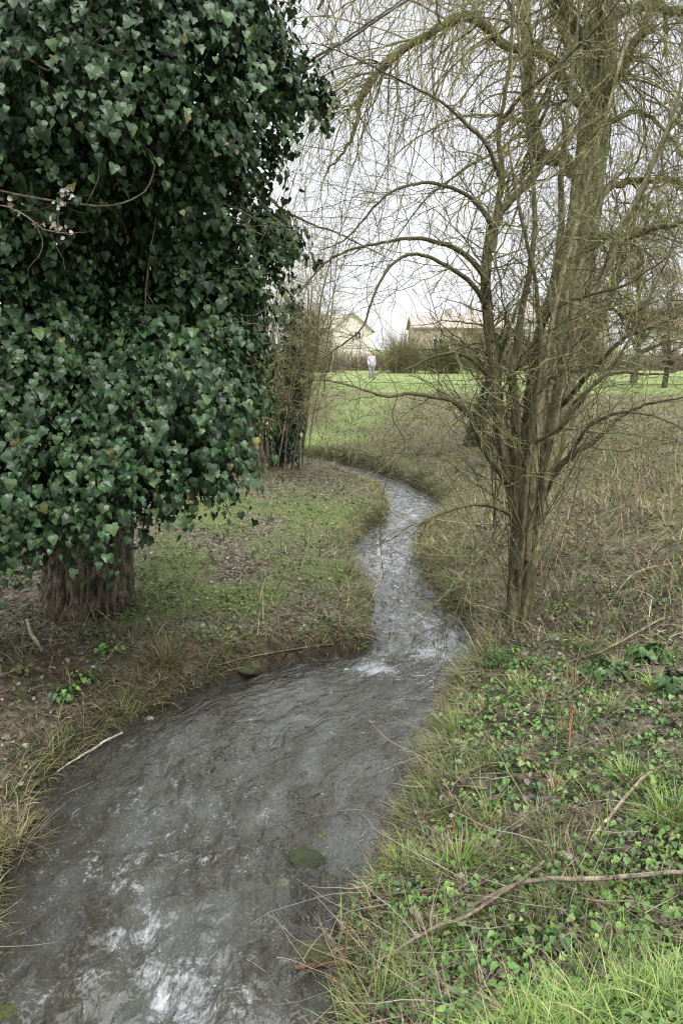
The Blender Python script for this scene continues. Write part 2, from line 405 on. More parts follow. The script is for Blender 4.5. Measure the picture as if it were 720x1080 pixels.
# ---------------------------------------------------------------- water
nT, nC = 1500, 110
seg = np.linalg.norm(np.diff((Lc + Rc) / 2, axis=0), axis=1); al = np.concatenate([[0], np.cumsum(seg)])
cy = (Lc + Rc)[:, 1] / 2
# denser rows where the stream is near
den = np.concatenate([[0], np.cumsum(seg / np.maximum(1.2, np.hypot((Lc + Rc)[1:, 0] / 2, cy[1:])) ** 1.05)])
tt = np.interp(np.linspace(0, den[-1], nT), den, np.arange(nS))
def lerp_rows(A): return np.stack([np.interp(tt, np.arange(nS), A[:, k]) for k in range(A.shape[1])], -1)
Lw, Rw = lerp_rows(Lc), lerp_rows(Rc); alw = np.interp(tt, np.arange(nS), al)
s = np.linspace(-.28, 1.28, nC)
WP = Lw[:, None] * (1 - s[None, :, None]) + Rw[:, None] * s[None, :, None]
wid = np.linalg.norm(Rw - Lw, axis=1)
fu = np.broadcast_to(alw[:, None], WP.shape[:2]); fv = (s[None] - .5) * wid[:, None]
wxx, wyy = WP[..., 0], WP[..., 1]
def blob(u, v, ru, rv, rot=0):
    q = onz(u, v, 0); dx = wxx - q[0]; dy = wyy - q[1]; c_, s_ = math.cos(rot), math.sin(rot)
    return np.exp(-(((dx * c_ + dy * s_) / ru) ** 2 + ((-dx * s_ + dy * c_) / rv) ** 2))
# rough water intensity
turb = .55 + .9 * blob(400, 705, .45, .3) + .7 * blob(420, 680, .5, .5) + .9 * blob(170, 1020, .45, .6, .6) + .7 * blob(215, 1060, .3, .4) + .55 * blob(415, 580, .5, 1.2) + .4 * blob(160, 860, .7, .5) + .35 * blob(60, 1040, .4, .15, .5)
wv = .5 * fbm(np.stack([fu / .55, fv / .22], -1), 101, 4) + .35 * fbm(np.stack([fu / .20 + 3 * fv, fv / .13], -1), 111, 3)
cross = fbm(np.stack([wxx / .13, wyy / .10], -1), 131, 3)
ridg = 1 - np.abs(fbm(np.stack([(fu + .8 * fv) / .35, (fv - .2 * fu) / .20], -1), 151, 3)) * 2.2
zz = turb * (.052 * wv + .014 * cross + .026 * ridg) * smooth(26, 8, wyy) + .010 * wv * smooth(40, 12, wyy)
sfoam = (1.0 * blob(398, 708, .22, .16) + .55 * blob(440, 690, .35, .16) + .35 * blob(425, 655, .3, .4) + .45 * blob(408, 590, .35, .9) + .5 * blob(470, 680, .25, .6) + .35 * blob(430, 535, .5, 2.0)
         + .34 * blob(160, 1005, .2, .25, .4) + .62 * blob(205, 1060, .24, .22) + .14 * blob(150, 930, .4, .4) + .2 * blob(130, 930, .35, .35) + .35 * blob(60, 1052, .34, .04, .45) + .16 * blob(110, 860, .5, .3) + .3 * blob(120, 780, .3, .1)
         + .22 * blob(230, 870, .5, .4) + .16 * blob(200, 800, .8, .5) + .18 * blob(300, 760, .5, .4))
sfoam = sfoam + .22 * smooth(6.2, 8, wyy) * smooth(26, 14, wyy)
foam = np.clip(sfoam, 0, 1.2)
idx = np.arange(wxx.size).reshape(wxx.shape); F = np.stack([idx[:-1, :-1], idx[:-1, 1:], idx[1:, 1:], idx[1:, :-1]], -1).reshape(-1, 4)
m, nt, ns, lk = mat('murky stream water')
fl = attr(nt, 'flow').outputs['Vector']; p = geo(nt)
def mapped(sc, rot=0):
    q = ns.new('ShaderNodeMapping'); lk.new(fl, q.inputs['Vector']); q.inputs['Scale'].default_value = sc; q.inputs['Rotation'].default_value = (0, 0, rot); return q.outputs[0]
def ridged(sc, det, vec, dist):
    n = noise(nt, sc, det, .6, vec, dist); n.noise_type = 'RIDGED_MULTIFRACTAL'; n.normalize = True; return n
r1 = noise(nt, 1, 2, .5, mapped((5, 9, 1), .35), .9); r2 = ridged(1, 1, mapped((13, 20, 1), -.5), .8); r3 = noise(nt, 1, 1, .5, mapped((34, 48, 1), .3), .6)
hh = math_(nt, 'ADD', math_(nt, 'ADD', r1.outputs['Fac'], math_(nt, 'MULTIPLY', r2.outputs['Fac'], .20)), math_(nt, 'MULTIPLY', r3.outputs['Fac'], .16))
bn = bump(nt, hh, 1.0, .045)
fo = attr(nt, 'foam').outputs['Fac']
f1 = noise(nt, 1, 6, .72, mapped((6, 9, 1), .5), .45); f2 = noise(nt, 1, 6, .8, mapped((30, 40, 1), -.3), .4)
fm = math_(nt, 'ADD', math_(nt, 'MULTIPLY', f1.outputs['Fac'], .56), math_(nt, 'MULTIPLY', f2.outputs['Fac'], .44))
thr = math_(nt, 'ADD', fm, math_(nt, 'MULTIPLY', fo, .215))
ff = ramp(nt, thr, [(.60, 0.), (.665, .35), (.78, .85)])
aer = ramp(nt, fm, [(.40, 0.), (.50, .35), (.62, 1.)])
mur = ramp(nt, noise(nt, 1, 6, .65, mapped((1.3, 3.2, 1), .3), .6).outputs['Fac'], [(.34, (.036, .034, .022)), (.48, (.064, .065, .050)), (.62, (.112, .119, .108))])
mur = mixc(nt, math_(nt, 'MULTIPLY', aer, math_(nt, 'ADD', .10, math_(nt, 'MULTIPLY', fo, .7), True)), mur, (.20, .21, .205))
wd = ns.new('ShaderNodeBsdfDiffuse'); lk.new(mur, wd.inputs[0]); lk.new(bn, wd.inputs['Normal'])
tr = ns.new('ShaderNodeBsdfTransparent'); tr.inputs['Color'].default_value = (.74, .70, .55, 1)
bd = ns.new('ShaderNodeMixShader'); lk.new(math_(nt, 'SUBTRACT', .64, math_(nt, 'MULTIPLY', attr(nt, 'shallow').outputs['Fac'], .42)), bd.inputs[0]); lk.new(tr.outputs[0], bd.inputs[1]); lk.new(wd.outputs[0], bd.inputs[2])
gls = ns.new('ShaderNodeBsdfGlossy'); gls.inputs['Roughness'].default_value = .05; lk.new(bn, gls.inputs['Normal']); gls.inputs['Color'].default_value = (1, 1, 1, 1)
fr = ns.new('ShaderNodeFresnel'); fr.inputs['IOR'].default_value = 1.50; lk.new(bn, fr.inputs['Normal'])
mx = ns.new('ShaderNodeMixShader'); lk.new(fr.outputs[0], mx.inputs[0]); lk.new(bd.outputs[0], mx.inputs[1]); lk.new(gls.outputs[0], mx.inputs[2])
fb = bsdf(nt, (.42, .45, .47), .3, .5, bn)
mx2 = ns.new('ShaderNodeMixShader'); lk.new(ff, mx2.inputs[0]); lk.new(mx.outputs[0], mx2.inputs[1]); lk.new(fb.outputs[0], mx2.inputs[2]); out(nt, mx2.outputs[0])
o = MB().add(np.stack([wxx, wyy, zz], -1).reshape(-1, 3), F, (.1, .1, .1)).build('water', m, None, True, {'foam': foam, 'shallow': np.clip(np.maximum(smooth(.34, .02, s)[None] * smooth(8, 4, wyy), blob(330, 950, .22, .35)), 0, 1)}, np.stack([fu, fv, fu * 0], -1).reshape(-1, 3))
tag(o, kind='structure')
# ---------------------------------------------------------------- trees
def pxm(u, v, Dd, r):
    q = at(u, v, Dd); return r * (q[1] * cp + (H - q[2]) * sp) / FPX
def plist(pts, D0, n, wob=0.0):
    """(u, v, depth offset, half width in px) -> smooth path and radii"""
    full = []; dd, rr = 0, 3
    for q in pts:
        dd = q[2] if len(q) > 2 else dd; rr = q[3] if len(q) > 3 else max(.6, rr * .88)
        full.append((*at(q[0], q[1], D0 + dd), pxm(q[0], q[1], D0 + dd, rr)))
    P = spline(full, n); r = np.maximum(P[:, 3], .0012); P = P[:, :3]
    if wob: 
        k = np.cumsum(rng.normal(0, 1, (n, 3)), 0); k -= np.linspace(0, 1, n)[:, None] * k[-1]; P = P + k * wob * r.mean() * .5
    return P, r
def trunk_mesh(mb, P, r, sides, ridge, nr, col, flare=0, fz=.5, seed=5, vf=.9):
    K = len(P); T = nrm(np.gradient(P, axis=0)); ref = np.array([0, 1., 0]); A = nrm(np.cross(T, ref)); B = np.cross(T, A)
    an = np.linspace(0, 2 * np.pi, sides, endpoint=False); s = np.concatenate([[0], np.cumsum(np.linalg.norm(np.diff(P, axis=0), axis=1))])
    aa, ss = np.meshgrid(an, s)
    q = np.stack([np.cos(aa) * nr, np.sin(aa) * nr, ss * vf + .35 * np.sin(aa * 2)], -1)
    rn = 1 - 2 * np.abs(fbm(q, seed, 4)); lump = fbm(np.stack([np.cos(aa), np.sin(aa), ss * .6], -1) * 1.3, seed + 9, 3)
    lob = fbm(np.stack([np.cos(aa) * 1.6, np.sin(aa) * 1.6, ss * .15], -1), seed + 19, 2)
    f = np.exp(-ss / fz)
    rad = r[:, None] * (1 + ridge * (rn - .5) + .10 * lump + flare * f * (.5 + .9 * lob))
    V = P[:, None] + rad[..., None] * (A[:, None] * np.cos(aa)[..., None] + B[:, None] * np.sin(aa)[..., None])
    idx = np.arange(K * sides).reshape(K, sides); a, b = idx[:-1], idx[1:]
    F = np.stack([a, np.roll(a, -1, 1), np.roll(b, -1, 1), b], -1).reshape(-1, 4)
    c = np.asarray(col) * (1 + .9 * np.clip(rn - .45, -.5, .5))[..., None]
    mb.add(V.reshape(-1, 3), F, c.reshape(-1, 3))
def shoots(mb, P, Rr, n, L, K, wander, grav, rf, cols, t0=.15, ang=(35, 70), sides=3, minr=.0016, out_=None, zmin=None, up=0, zig=0):
    s, d, r, t, i = branch_off(P, Rr, n, t0, 1, ang)
    if out_ is not None: d = d + out_(s)
    d[:, 2] += up
    Ls = rng.uniform(L[0], L[1], n) * (1.15 - .5 * t)
    if zmin is not None: Ls = np.minimum(Ls, np.maximum(.2, (s[:, 2] - zmin) * rng.uniform(.75, 1.15, n)))
    Q = grow(s, d, Ls, K, wander, grav)
    if zig: Q[:, 1:-1] += rng.normal(0, 1, (n, K - 2, 3)) * (Ls[:, None, None] * zig)
    r0 = np.maximum(minr, np.minimum(r * .75, r * rf + .0006)); RR = taper(n, K, r0, np.maximum(minr * .55, r0 * .3))
    tubes(mb, Q, RR, sides, pick(cols, n)); return Q, RR
def stack_paths(lst, K):
    Ps, Rs = [], []
    for P, r in lst:
        t = np.linspace(0, len(P) - 1, K)
        Ps.append(np.stack([np.interp(t, np.arange(len(P)), P[:, k]) for k in range(3)], -1)); Rs.append(np.interp(t, np.arange(len(P)), r))
    return np.array(Ps), np.array(Rs)

# --- the big weeping willow
WD = 13.8
base = hit(574, 508)
WIL = empty('willow_tree', base, 'old weeping willow with a thick mossy trunk and long pale hanging twigs', 'tree')
tp, trr = plist([(571, 520, 0, 27), (575, 490, 0, 25), (582, 440, 0, 21), (593, 370, 0, 19.5), (605, 300, 0, 19), (618, 210, 0, 18), (627, 120, 0, 18), (633, 40, 0, 18), (637, -60, 0, 17), (646, -170, 0, 13), (650, -260, 0, 8)], WD, 240); trr = trr * .84
mb = MB(); trunk_mesh(mb, tp, trr, 64, .30, 5.5, (.21, .205, .125), .35, .5); mb.build('trunk', M_WILLOW, WIL)
wl = [
 [(612, 110, 0, 9), (576, 58, -.1, 8.5), (536, 42, -.4, 8), (506, 14, -.6, 7.5), (480, 12, -.8, 7.5), (450, 27, -1, 7), (420, 45, -1.2, 6.5), (395, 70, -1.4, 5.5), (382, 100, -1.5, 4.6), (375, 128, -1.6, 3.8), (364, 156, -1.6, 2.5), (345, 178, -1.6, 1.4)],
 [(604, 185, .2, 8), (588, 168, .2, 10), (575, 150, .3, 10), (567, 110, .4, 9), (561, 60, .5, 8), (552, 0, .6, 7), (540, -70, .8, 5), (515, -120, 1, 3)],
 [(634, 25, 0, 8), (662, 8, .2, 6.5), (690, 14, .3, 6), (725, 20, .3, 5.5), (770, 12, .4, 4), (820, 40, .4, 2)],
 [(622, 120, 0, 8), (650, 90, -.4, 6), (680, 40, -.8, 5), (715, -30, -1, 4), (760, -60, -1, 2.5)],
 [(612, 262, -.1, 7), (640, 249, -.4, 5.5), (676, 243, -.7, 4.5), (712, 231, -1, 4), (760, 214, -1.2, 2.5)],
 [(595, 410, .3, 8), (622, 350, .4, 7), (640, 308, .5, 6), (652, 265, .6, 5.5), (664, 215, .8, 4.5), (692, 150, 1, 3.5), (724, 105, 1.2, 2.5)],
 [(618, 215, .2, 6), (655, 196, .8, 4.5), (700, 192, 1.2, 3.5), (745, 205, 1.5, 2.5)],
 [(620, 100, .1, 7), (600, 60, 1, 6), (570, -10, 1.8, 5), (500, -90, 2.5, 4), (400, -130, 3, 3), (330, -90, 3.2, 2)],
 [(626, 60, -.2, 8), (600, 10, -1, 7), (560, -50, -1.8, 6), (500, -90, -2.4, 5), (430, -90, -2.8, 4), (370, -50, -3, 3), (335, 10, -3.1, 2)],
 [(632, 20, .3, 7), (660, -60, .8, 6), (700, -130, 1.4, 5), (760, -150, 2, 4), (820, -100, 2.4, 2)],
 [(628, 40, -.3, 7), (640, -40, -1.2, 6), (670, -100, -2, 5), (710, -110, -2.6, 4), (760, -60, -3, 2.5)],
 [(636, -40, .1, 7), (590, -120, .6, 5.5), (520, -190, 1.2, 4.5), (450, -200, 1.8, 3), (400, -160, 2.2, 2)],
 [(636, -30, -.1, 7), (600, -100, -1, 6), (570, -150, -2, 5), (530, -150, -3, 4), (480, -110, -3.6, 3), (440, -40, -3.8, 2)],
 [(640, -60, 0, 7), (645, -150, -1.4, 5), (630, -170, -2.6, 4), (610, -130, -3.4, 3), (600, -60, -3.7, 2)],
 [(618, 160, .1, 5), (640, 130, .6, 4), (672, 118, 1.0, 3), (700, 135, 1.2, 2.2), (722, 170, 1.3, 1.4)],
]
LP = []
for i, q in enumerate(wl):
    P, r = plist(q, WD, 60, .4); r = r * (.62 if i == 0 else .78); LP.append((P, r)); mb = MB(); trunk_mesh(mb, P, r, 14, .18, 2.5, (.13, .12, .07) if i % 3 else (.15, .14, .07), 0, .5, 40 + i); mb.build('limb', M_WILLOW, WIL)
Pw, Rw_ = stack_paths(LP, 40)
WC = [(.29, .285, .13), (.22, .22, .10), (.13, .125, .065), (.37, .355, .19)]; WPp = [.4, .3, .2, .1]
mb = MB()
tpP, tpR = stack_paths([(tp[150:], trr[150:])], 40)
B1, R1 = shoots(mb, Pw, Rw_, 170, (.7, 2.4), 14, .12, -.03, .32, [(.13, .115, .065), (.09, .08, .045)], .25, (30, 75), 5, .005, up=.25)
B1b, R1b = shoots(mb, tpP, tpR, 40, (.6, 1.8), 14, .16, -.02, .12, [(.13, .12, .06)], 0, (50, 90), 5, .005)
mb.build('branches', M_TWIG, WIL)
mb = MB()
A_, RA = np.vstack([B1, B1b]), np.vstack([R1, R1b])
cxy = base[:2]
def outward(s): 
    d = s[:, :2] - cxy; d = d / np.maximum(.3, np.linalg.norm(d, axis=1, keepdims=True)); return np.hstack([d * .5, np.zeros((len(s), 1))])
B2, R2 = shoots(mb, A_, RA, 1050, (1.0, 4.2), 24, .105, -.085, .45, WC, .1, (30, 80), 3, .0024, outward, 2.0)
B2c, R2c = shoots(mb, Pw, Rw_, 640, (.9, 4.0), 24, .105, -.085, .25, WC, .2, (40, 85), 3, .0024, outward, 2.0)
B3, R3 = shoots(mb, np.vstack([B2, B2c]), np.vstack([R2, R2c]), 12500, (.12, .75), 7, .15, -.045, .7, WC, .1, (20, 55), 3, .0018)
o = mb.build('hanging_twigs', M_TWIG, WIL); o['kind'] = 'stuff'

# --- the many-stemmed bare tree at the water's edge
base = hit(550, 664); SDp = base[1] + .02
SHR = empty('bare_tree', base, 'bare many stemmed tree with crooked thorny branches rooted at the water edge', 'tree')
st = [
 [(538, 674, 0, 9.5), (541, 610, 0, 9.5), (542, 545, -.05, 9.5), (534, 492, -.1, 9), (525, 430, -.1, 8.5), (519, 370, -.1, 8), (516, 312, -.1, 7.5), (518, 266, -.1, 6.5), (527, 235, -.1, 5.8), (546, 211, 0, 5.4), (572, 178, .1, 4.5), (602, 146, .2, 3), (640, 120, .3, 1.5)],
 [(551, 664, .1, 10), (558, 600, .1, 9.5), (560, 540, .12, 8.5), (557, 480, .15, 7.5), (560, 420, .2, 7.5), (567, 360, .25, 6.5), (580, 300, .3, 5.5), (588, 240, .35, 4.6), (591, 170, .4, 3.6), (600, 90, .5, 2.6), (612, 0, .6, 1.6)],
 [(543, 600, -.1, 5), (545, 560, -.14, 6.5), (544, 520, -.14, 6.5), (541, 450, -.16, 6.5), (537, 390, -.2, 5.5), (546, 330, -.2, 4.6), (556, 280, -.2, 4), (562, 220, -.2, 3.5), (556, 150, -.2, 2.6), (548, 70, -.2, 2), (545, 0, -.2, 1.4)],
 [(559, 610, .16, 7), (571, 500, .3, 7.5), (583, 435, .4, 7.5), (596, 382, .5, 7.5), (612, 330, .6, 6.5), (634, 290, .7, 5.5), (652, 245, .7, 4.5), (676, 195, .8, 3.4), (702, 135, .9, 2.4), (726, 60, 1, 1.4)],
 [(556, 590, .05, 4.5), (565, 480, -.1, 5), (574, 400, -.1, 4.4), (584, 330, -.1, 3.8), (601, 260, 0, 3.2), (622, 180, .1, 2.6), (650, 80, .2, 2), (668, 0, .3, 1.4)],
 [(518, 266, -.1, 5), (523, 222, -.1, 4.5), (528, 180, -.12, 4), (524, 140, -.15, 3.4), (531, 100, -.2, 2.8), (538, 40, -.2, 2.2), (542, -30, -.2, 1.5)],
 [(562, 600, .1, 5), (575, 500, .1, 4.4), (590, 420, .1, 3.6), (600, 360, .1, 3.2), (606, 290, .1, 2.6), (630, 220, 0, 2), (662, 160, 0, 1.4)],
 [(546, 620, -.05, 4), (552, 540, -.2, 5), (560, 470, -.3, 4), (571, 380, -.4, 3.4), (566, 300, -.5, 2.8), (548, 220, -.6, 2.2), (535, 150, -.6, 1.4)],
]
br = [
 [(533, 506, -.2, 5), (510, 475, -.35, 4.5), (495, 440, -.5, 4), (475, 423, -.6, 3.4), (435, 415, -.7, 2.8), (405, 417, -.8, 2.1), (375, 408, -.9, 1.5), (338, 400, -1., .9)],
 [(517, 324, -.1, 5), (508, 292, -.2, 4.8), (490, 268, -.3, 4.2), (468, 257, -.4, 3.6), (440, 252, -.5, 3.1), (415, 254, -.55, 2.6), (388, 259, -.6, 2.1), (360, 268, -.6, 1.7), (335, 285, -.6, 1.3), (313, 312, -.6, .9)],
 [(516, 330, -.1, 4.4), (498, 301, -.25, 3.9), (475, 283, -.4, 3.3), (452, 271, -.5, 2.8), (428, 269, -.6, 2.4), (408, 286, -.7, 2.1), (395, 312, -.75, 1.8), (382, 345, -.8, 1.5), (362, 362, -.8, 1.2), (340, 378, -.8, .9)],
 [(521, 245, -.1, 4), (508, 220, -.2, 3.6), (488, 205, -.3, 3.1), (460, 195, -.4, 2.7), (435, 196, -.5, 2.3), (408, 206, -.6, 1.9), (385, 229, -.6, 1.5), (364, 252, -.6, 1.2), (338, 264, -.6, .8)],
 [(527, 185, -.1, 3.6), (512, 152, -.2, 3.2), (495, 135, -.3, 2.8), (470, 112, -.4, 2.3), (440, 95, -.5, 1.9), (408, 80, -.6, 1.5), (370, 60, -.7, 1.1), (330, 45, -.7, .8)],
 [(526, 132, -.1, 3.6), (546, 103, -.2, 3.2), (575, 78, -.3, 2.7), (610, 48, -.4, 2.1), (642, 14, -.5, 1.6), (662, -14, -.5, 1.1)],
 [(572, 525, .2, 5.6), (590, 491, .1, 5), (606, 475, 0, 4.4), (624, 465, 0, 3.8), (642, 450, 0, 3.2), (662, 437, 0, 2.6), (690, 426, -.1, 2), (732, 418, -.2, 1.2)],
 [(590, 430, .4, 4.4), (618, 395, .2, 3.8), (640, 372, .1, 3.2), (668, 352, 0, 2.7), (700, 340, -.1, 2.1), (735, 322, -.2, 1.4)],
 [(600, 480, 0, 3.6), (620, 450, -.1, 3), (650, 436, -.2, 2.5), (690, 440, -.2, 1.8), (725, 455, -.3, 1.1)],
 [(575, 470, .3, 4), (600, 440, .3, 3.4), (630, 400, .3, 2.9), (655, 392, .3, 2.3), (690, 396, .2, 1.7), (720, 390, .2, 1.1)],
 [(517, 400, -.2, 3.6), (500, 380, -.4, 3), (480, 372, -.6, 2.4), (452, 378, -.7, 1.8), (425, 392, -.8, 1.3)],
 [(548, 560, -.15, 3.6), (530, 540, -.3, 3), (505, 532, -.5, 2.4), (470, 540, -.7, 1.8), (440, 556, -.8, 1.2)],
 [(556, 470, -.2, 4), (585, 455, -.4, 3), (612, 420, -.5, 2.6), (650, 382, -.6, 2), (690, 300, -.6, 1.6), (715, 240, -.6, 1.1)],
 [(566, 350, .1, 3.4), (590, 322, -.1, 3), (625, 310, -.2, 2.4), (660, 300, -.3, 1.8), (705, 270, -.4, 1.2)],
 [(420, 416, -.78, 1.4), (414, 440, -.85, 1.3), (426, 470, -.9, 1.2), (406, 510, -.95, 1.1), (401, 560, -1., 1), (404, 612, -1, .7)],
 [(545, 545, -.1, 2.4), (520, 570, -.3, 2), (492, 612, -.5, 1.6), (478, 650, -.6, 1.2), (455, 664, -.6, .8)],
]
SC = [(.062, .052, .035), (.085, .076, .045), (.045, .038, .027)]
ALL = []
for i, q in enumerate(st):
    P, r = plist(q, SDp, 90, .16); r = r * .74; ALL.append((P, r)); mb = MB()
    trunk_mesh(mb, P, r, 20 if i < 4 else 12, .16, 2.6, (.125, .112, .066) if i not in (4, 6) else (.24, .22, .13), .12 if i < 2 else 0, .25, 70 + i); mb.build('stem', M_STEM, SHR)
for i, q in enumerate(br):
    P, r = plist(q, SDp, 50, .3 if i < 14 else .12); r = r * (.68 if i < 14 else .55); ALL.append((P, r)); mb = MB(); trunk_mesh(mb, P, r, 8, .12, 2, (.085, .074, .047), 0, .3, 90 + i); mb.build('branch', M_STEM, SHR)
PA, RA = stack_paths(ALL, 40)
w = MB()
TC = [(.12, .118, .06), (.20, .20, .095), (.29, .285, .14), (.07, .062, .042)]
q1, r1 = shoots(w, PA, RA, 820, (.35, 1.4), 14, .12, .003, .17, TC, .2, (35, 75), 4, .0026, zig=.008)
q2, r2 = shoots(w, q1, r1, 4200, (.12, .55), 9, .16, -.01, .55, TC, .15, (35, 75), 3, .0017, zig=.012)
q3, r3 = shoots(w, np.vstack([q2]), np.vstack([r2]), 5500, (.03, .14), 4, .2, 0, .6, TC, .15, (45, 85), 3, .0014)
# straight young shoots from the base
n = 46; s0 = base + np.stack([rng.normal(0, .16, n), rng.normal(0, .14, n), rng.uniform(.1, 1.1, n)], -1)
q4 = grow(s0, np.stack([rng.normal(.12, .3, n), rng.normal(0, .2, n), np.ones(n)], -1), rng.uniform(.9, 2.6, n), 14, .06, .0)
tubes(w, q4, taper(n, 14, rng.uniform(.004, .008, n), .0018), 4, pick([(.19, .17, .11), (.12, .11, .06)], n))
o = w.build('twigs', M_TWIG, SHR); o['kind'] = 'stuff'

# --- leaning trunk beyond, ivy at its foot
base = hit(497, 470); LD = base[1]
LEA = empty('leaning_tree', base, 'dark leaning broken trunk with ivy at its foot behind the bare tree', 'tree')
P, r = plist([(497, 478, 0, 9), (502, 455, 0, 8), (510, 425, 0, 7), (519, 395, 0, 5), (527, 372, 0, 4), (536, 345, 0, 2)], LD, 110)
mb = MB(); trunk_mesh(mb, P, r, 32, .25, 4, (.045, .042, .03), .4, .4, 33); mb.build('trunk', M_TRUNK, LEA)
Pl, Rl = stack_paths([(P[60:], r[60:])], 40); mb = MB()
a1, b1 = shoots(mb, Pl, Rl, 14, (.6, 1.6), 14, .14, -.01, .35, SC, .1, (35, 80), 4, .006)
a2, b2 = shoots(mb, a1, b1, 90, (.4, 1.2), 12, .14, -.06, .5, WC, .1, (30, 70), 3, .004)
a3, b3 = shoots(mb, a2, b2, 300, (.2, .5), 6, .16, -.03, .6, WC, .1, (30, 70), 3, .0028)
mb.build('twigs', M_TWIG, LEA)['kind'] = 'stuff'
n = 240; k = rng.integers(0, 50, n); an = rng.uniform(0, 6.28, n); rr = r[k] * rng.uniform(.95, 1.35, n)
Q = P[k] + np.stack([np.cos(an) * rr, np.sin(an) * rr, rng.normal(0, .06, n)], -1); Nn = np.stack([np.cos(an), np.sin(an), rng.uniform(.1, .9, n)], -1)
mb = MB(); leaves(mb, Q, Nn + rng.normal(0, .3, (n, 3)), np.array([0, 0, -1.]) + rng.normal(0, .4, (n, 3)), rng.uniform(.05, .09, n), IVY2, pick([(.022, .042, .02), (.03, .055, .028)], n)); mb.build('ivy', M_IVY, LEA)

# --- coppiced shrub on the left bank
base = hit(284, 492); CD = base[1]
COP = empty('coppiced_shrub', base, 'twiggy coppiced shrub with a fan of thin brown stems beside the ivy clad tree', 'shrub')
mb = MB(); n = 64
s0 = base + np.stack([rng.normal(0, .30, n), rng.normal(0, .3, n), np.full(n, -.1)], -1)
dd = np.stack([rng.normal(-.02, .11, n) + (s0[:, 0] - base[0]) * .25, rng.normal(0, .16, n), np.ones(n)], -1)
c1 = grow(s0, dd, rng.uniform(3, 6.2, n), 22, .045, 0); cr = taper(n, 22, rng.uniform(.012, .034, n), .005)
SCc = [(.30, .265, .18), (.20, .175, .12), (.38, .34, .24)]
for i in range(n): 
    m1 = MB(); tubes(m1, c1[i:i + 1], cr[i:i + 1], 7, pick(SCc, 1)); m1.build('stem', M_STEM, COP)
CC = [(.32, .315, .15), (.26, .27, .12), (.17, .17, .08), (.40, .385, .22)]
a1, b1 = shoots(mb, c1, cr, 1100, (.35, 1.3), 10, .16, -.02, .4, CC, .2, (25, 70), 4, .005)
a2, b2 = shoots(mb, a1, b1, 4200, (.2, .8), 7, .2, -.05, .6, CC, .1, (30, 75), 3, .0036)
a3, b3 = shoots(mb, a2, b2, 8000, (.08, .32), 5, .2, -.02, .6, CC, .1, (30, 75), 3, .0028)
mb.build('twigs', M_TWIG, COP)['kind'] = 'stuff'
P, r = plist([(301, 484, 0, 7), (303, 450, 0, 7), (307, 420, 0, 6), (310, 380, 0, 5), (309, 320, 0, 4)], CD - .1, 40)
mb = MB(); n = 1900; k = rng.integers(0, 40, n); an = rng.uniform(0, 6.28, n); rr = r[k] * 1.1 + np.abs(rng.normal(0, .12, n))
Q = P[k] + np.stack([np.cos(an) * rr, np.sin(an) * rr, rng.normal(0, .06, n)], -1); Nn = np.stack([np.cos(an), np.sin(an), rng.uniform(.1, .9, n)], -1)
leaves(mb, Q, Nn + rng.normal(0, .3, (n, 3)), np.array([0, 0, -1.]) + rng.normal(0, .4, (n, 3)), rng.uniform(.05, .09, n), IVY2, pick([(.025, .045, .025), (.035, .06, .03)], n))
tubes(mb, P, r, 9, (.06, .05, .035)); mb.build('ivy_stem', M_IVY, COP)

# --- the ivy clad tree on the left bank
base = hit(93, 652); base[1] += .3; base[2] = gz(base[0], base[1]); ID = base[1]
IVT = empty('ivy_clad_tree', base, 'big tree smothered in dark glossy ivy with its furrowed trunk bare at the bottom', 'tree')
P, r = plist([(94, 672, 0, 45), (93, 650, 0, 44), (93, 600, 0, 43), (95, 540, 0, 42), (98, 450, 0, 42), (104, 320, 0, 40), (110, 160, 0, 36), (118, 0, 0, 30), (124, -160, 0, 22)], ID, 260)
mb = MB(); trunk_mesh(mb, P, r, 200, .17, 8.5, (.125, .107, .078), .25, .22, 12, 3.6); mb.build('trunk', M_TRUNK, IVT)
lumps = [(60, 462, 5.35, .72), (175, 425, 5.5, .62), (200, 402, 5.85, .42), (0, 520, 5.2, .42), (100, 468, 5.3, .42), (200, 345, 6.2, .40), (205, 250, 6.3, .48), (252, 255, 6.3, .26), (150, 300, 7.0, .5),
         (40, 225, 5.9, .75), (45, 85, 5.3, .8), (150, 50, 5.4, .72), (215, 62, 5.9, .5), (220, 150, 6.3, .38), (285, 95, 6.2, .18), (312, 78, 6.3, .12), (322, 105, 6.3, .08), (275, 60, 6.2, .14), (165, 170, 7.1, .5), (-70, 340, 5.6, 1.), (-90, 130, 5.5, 1.1), (-60, 500, 5.4, .6),
         (80, -90, 5.4, .9), (200, -80, 5.7, .6), (130, 400, 5.9, .7), (20, 350, 5.5, .6), (200, 330, 6.2, .55), (185, 478, 5.9, .26), (216, 458, 6.0, .20), (40, 535, 5.4, .22), (250, 312, 6.4, .15), (235, 15, 6.0, .38), (150, 495, 5.75, .2), (286, 232, 6.35, .11), (244, 392, 6.2, .11), (262, 165, 6.3, .14), (300, 250, 6.35, .06),
         (100, 250, 7.2, 1.0), (130, 80, 7.2, 1.), (60, 420, 7.3, .9), (180, 400, 7.2, .7), (205, 200, 7.3, .6), (0, 100, 7.2, 1.2), (215, 330, 7.3, .5)]
LPs, LN, LT, LS, LCc = [], [], [], [], []
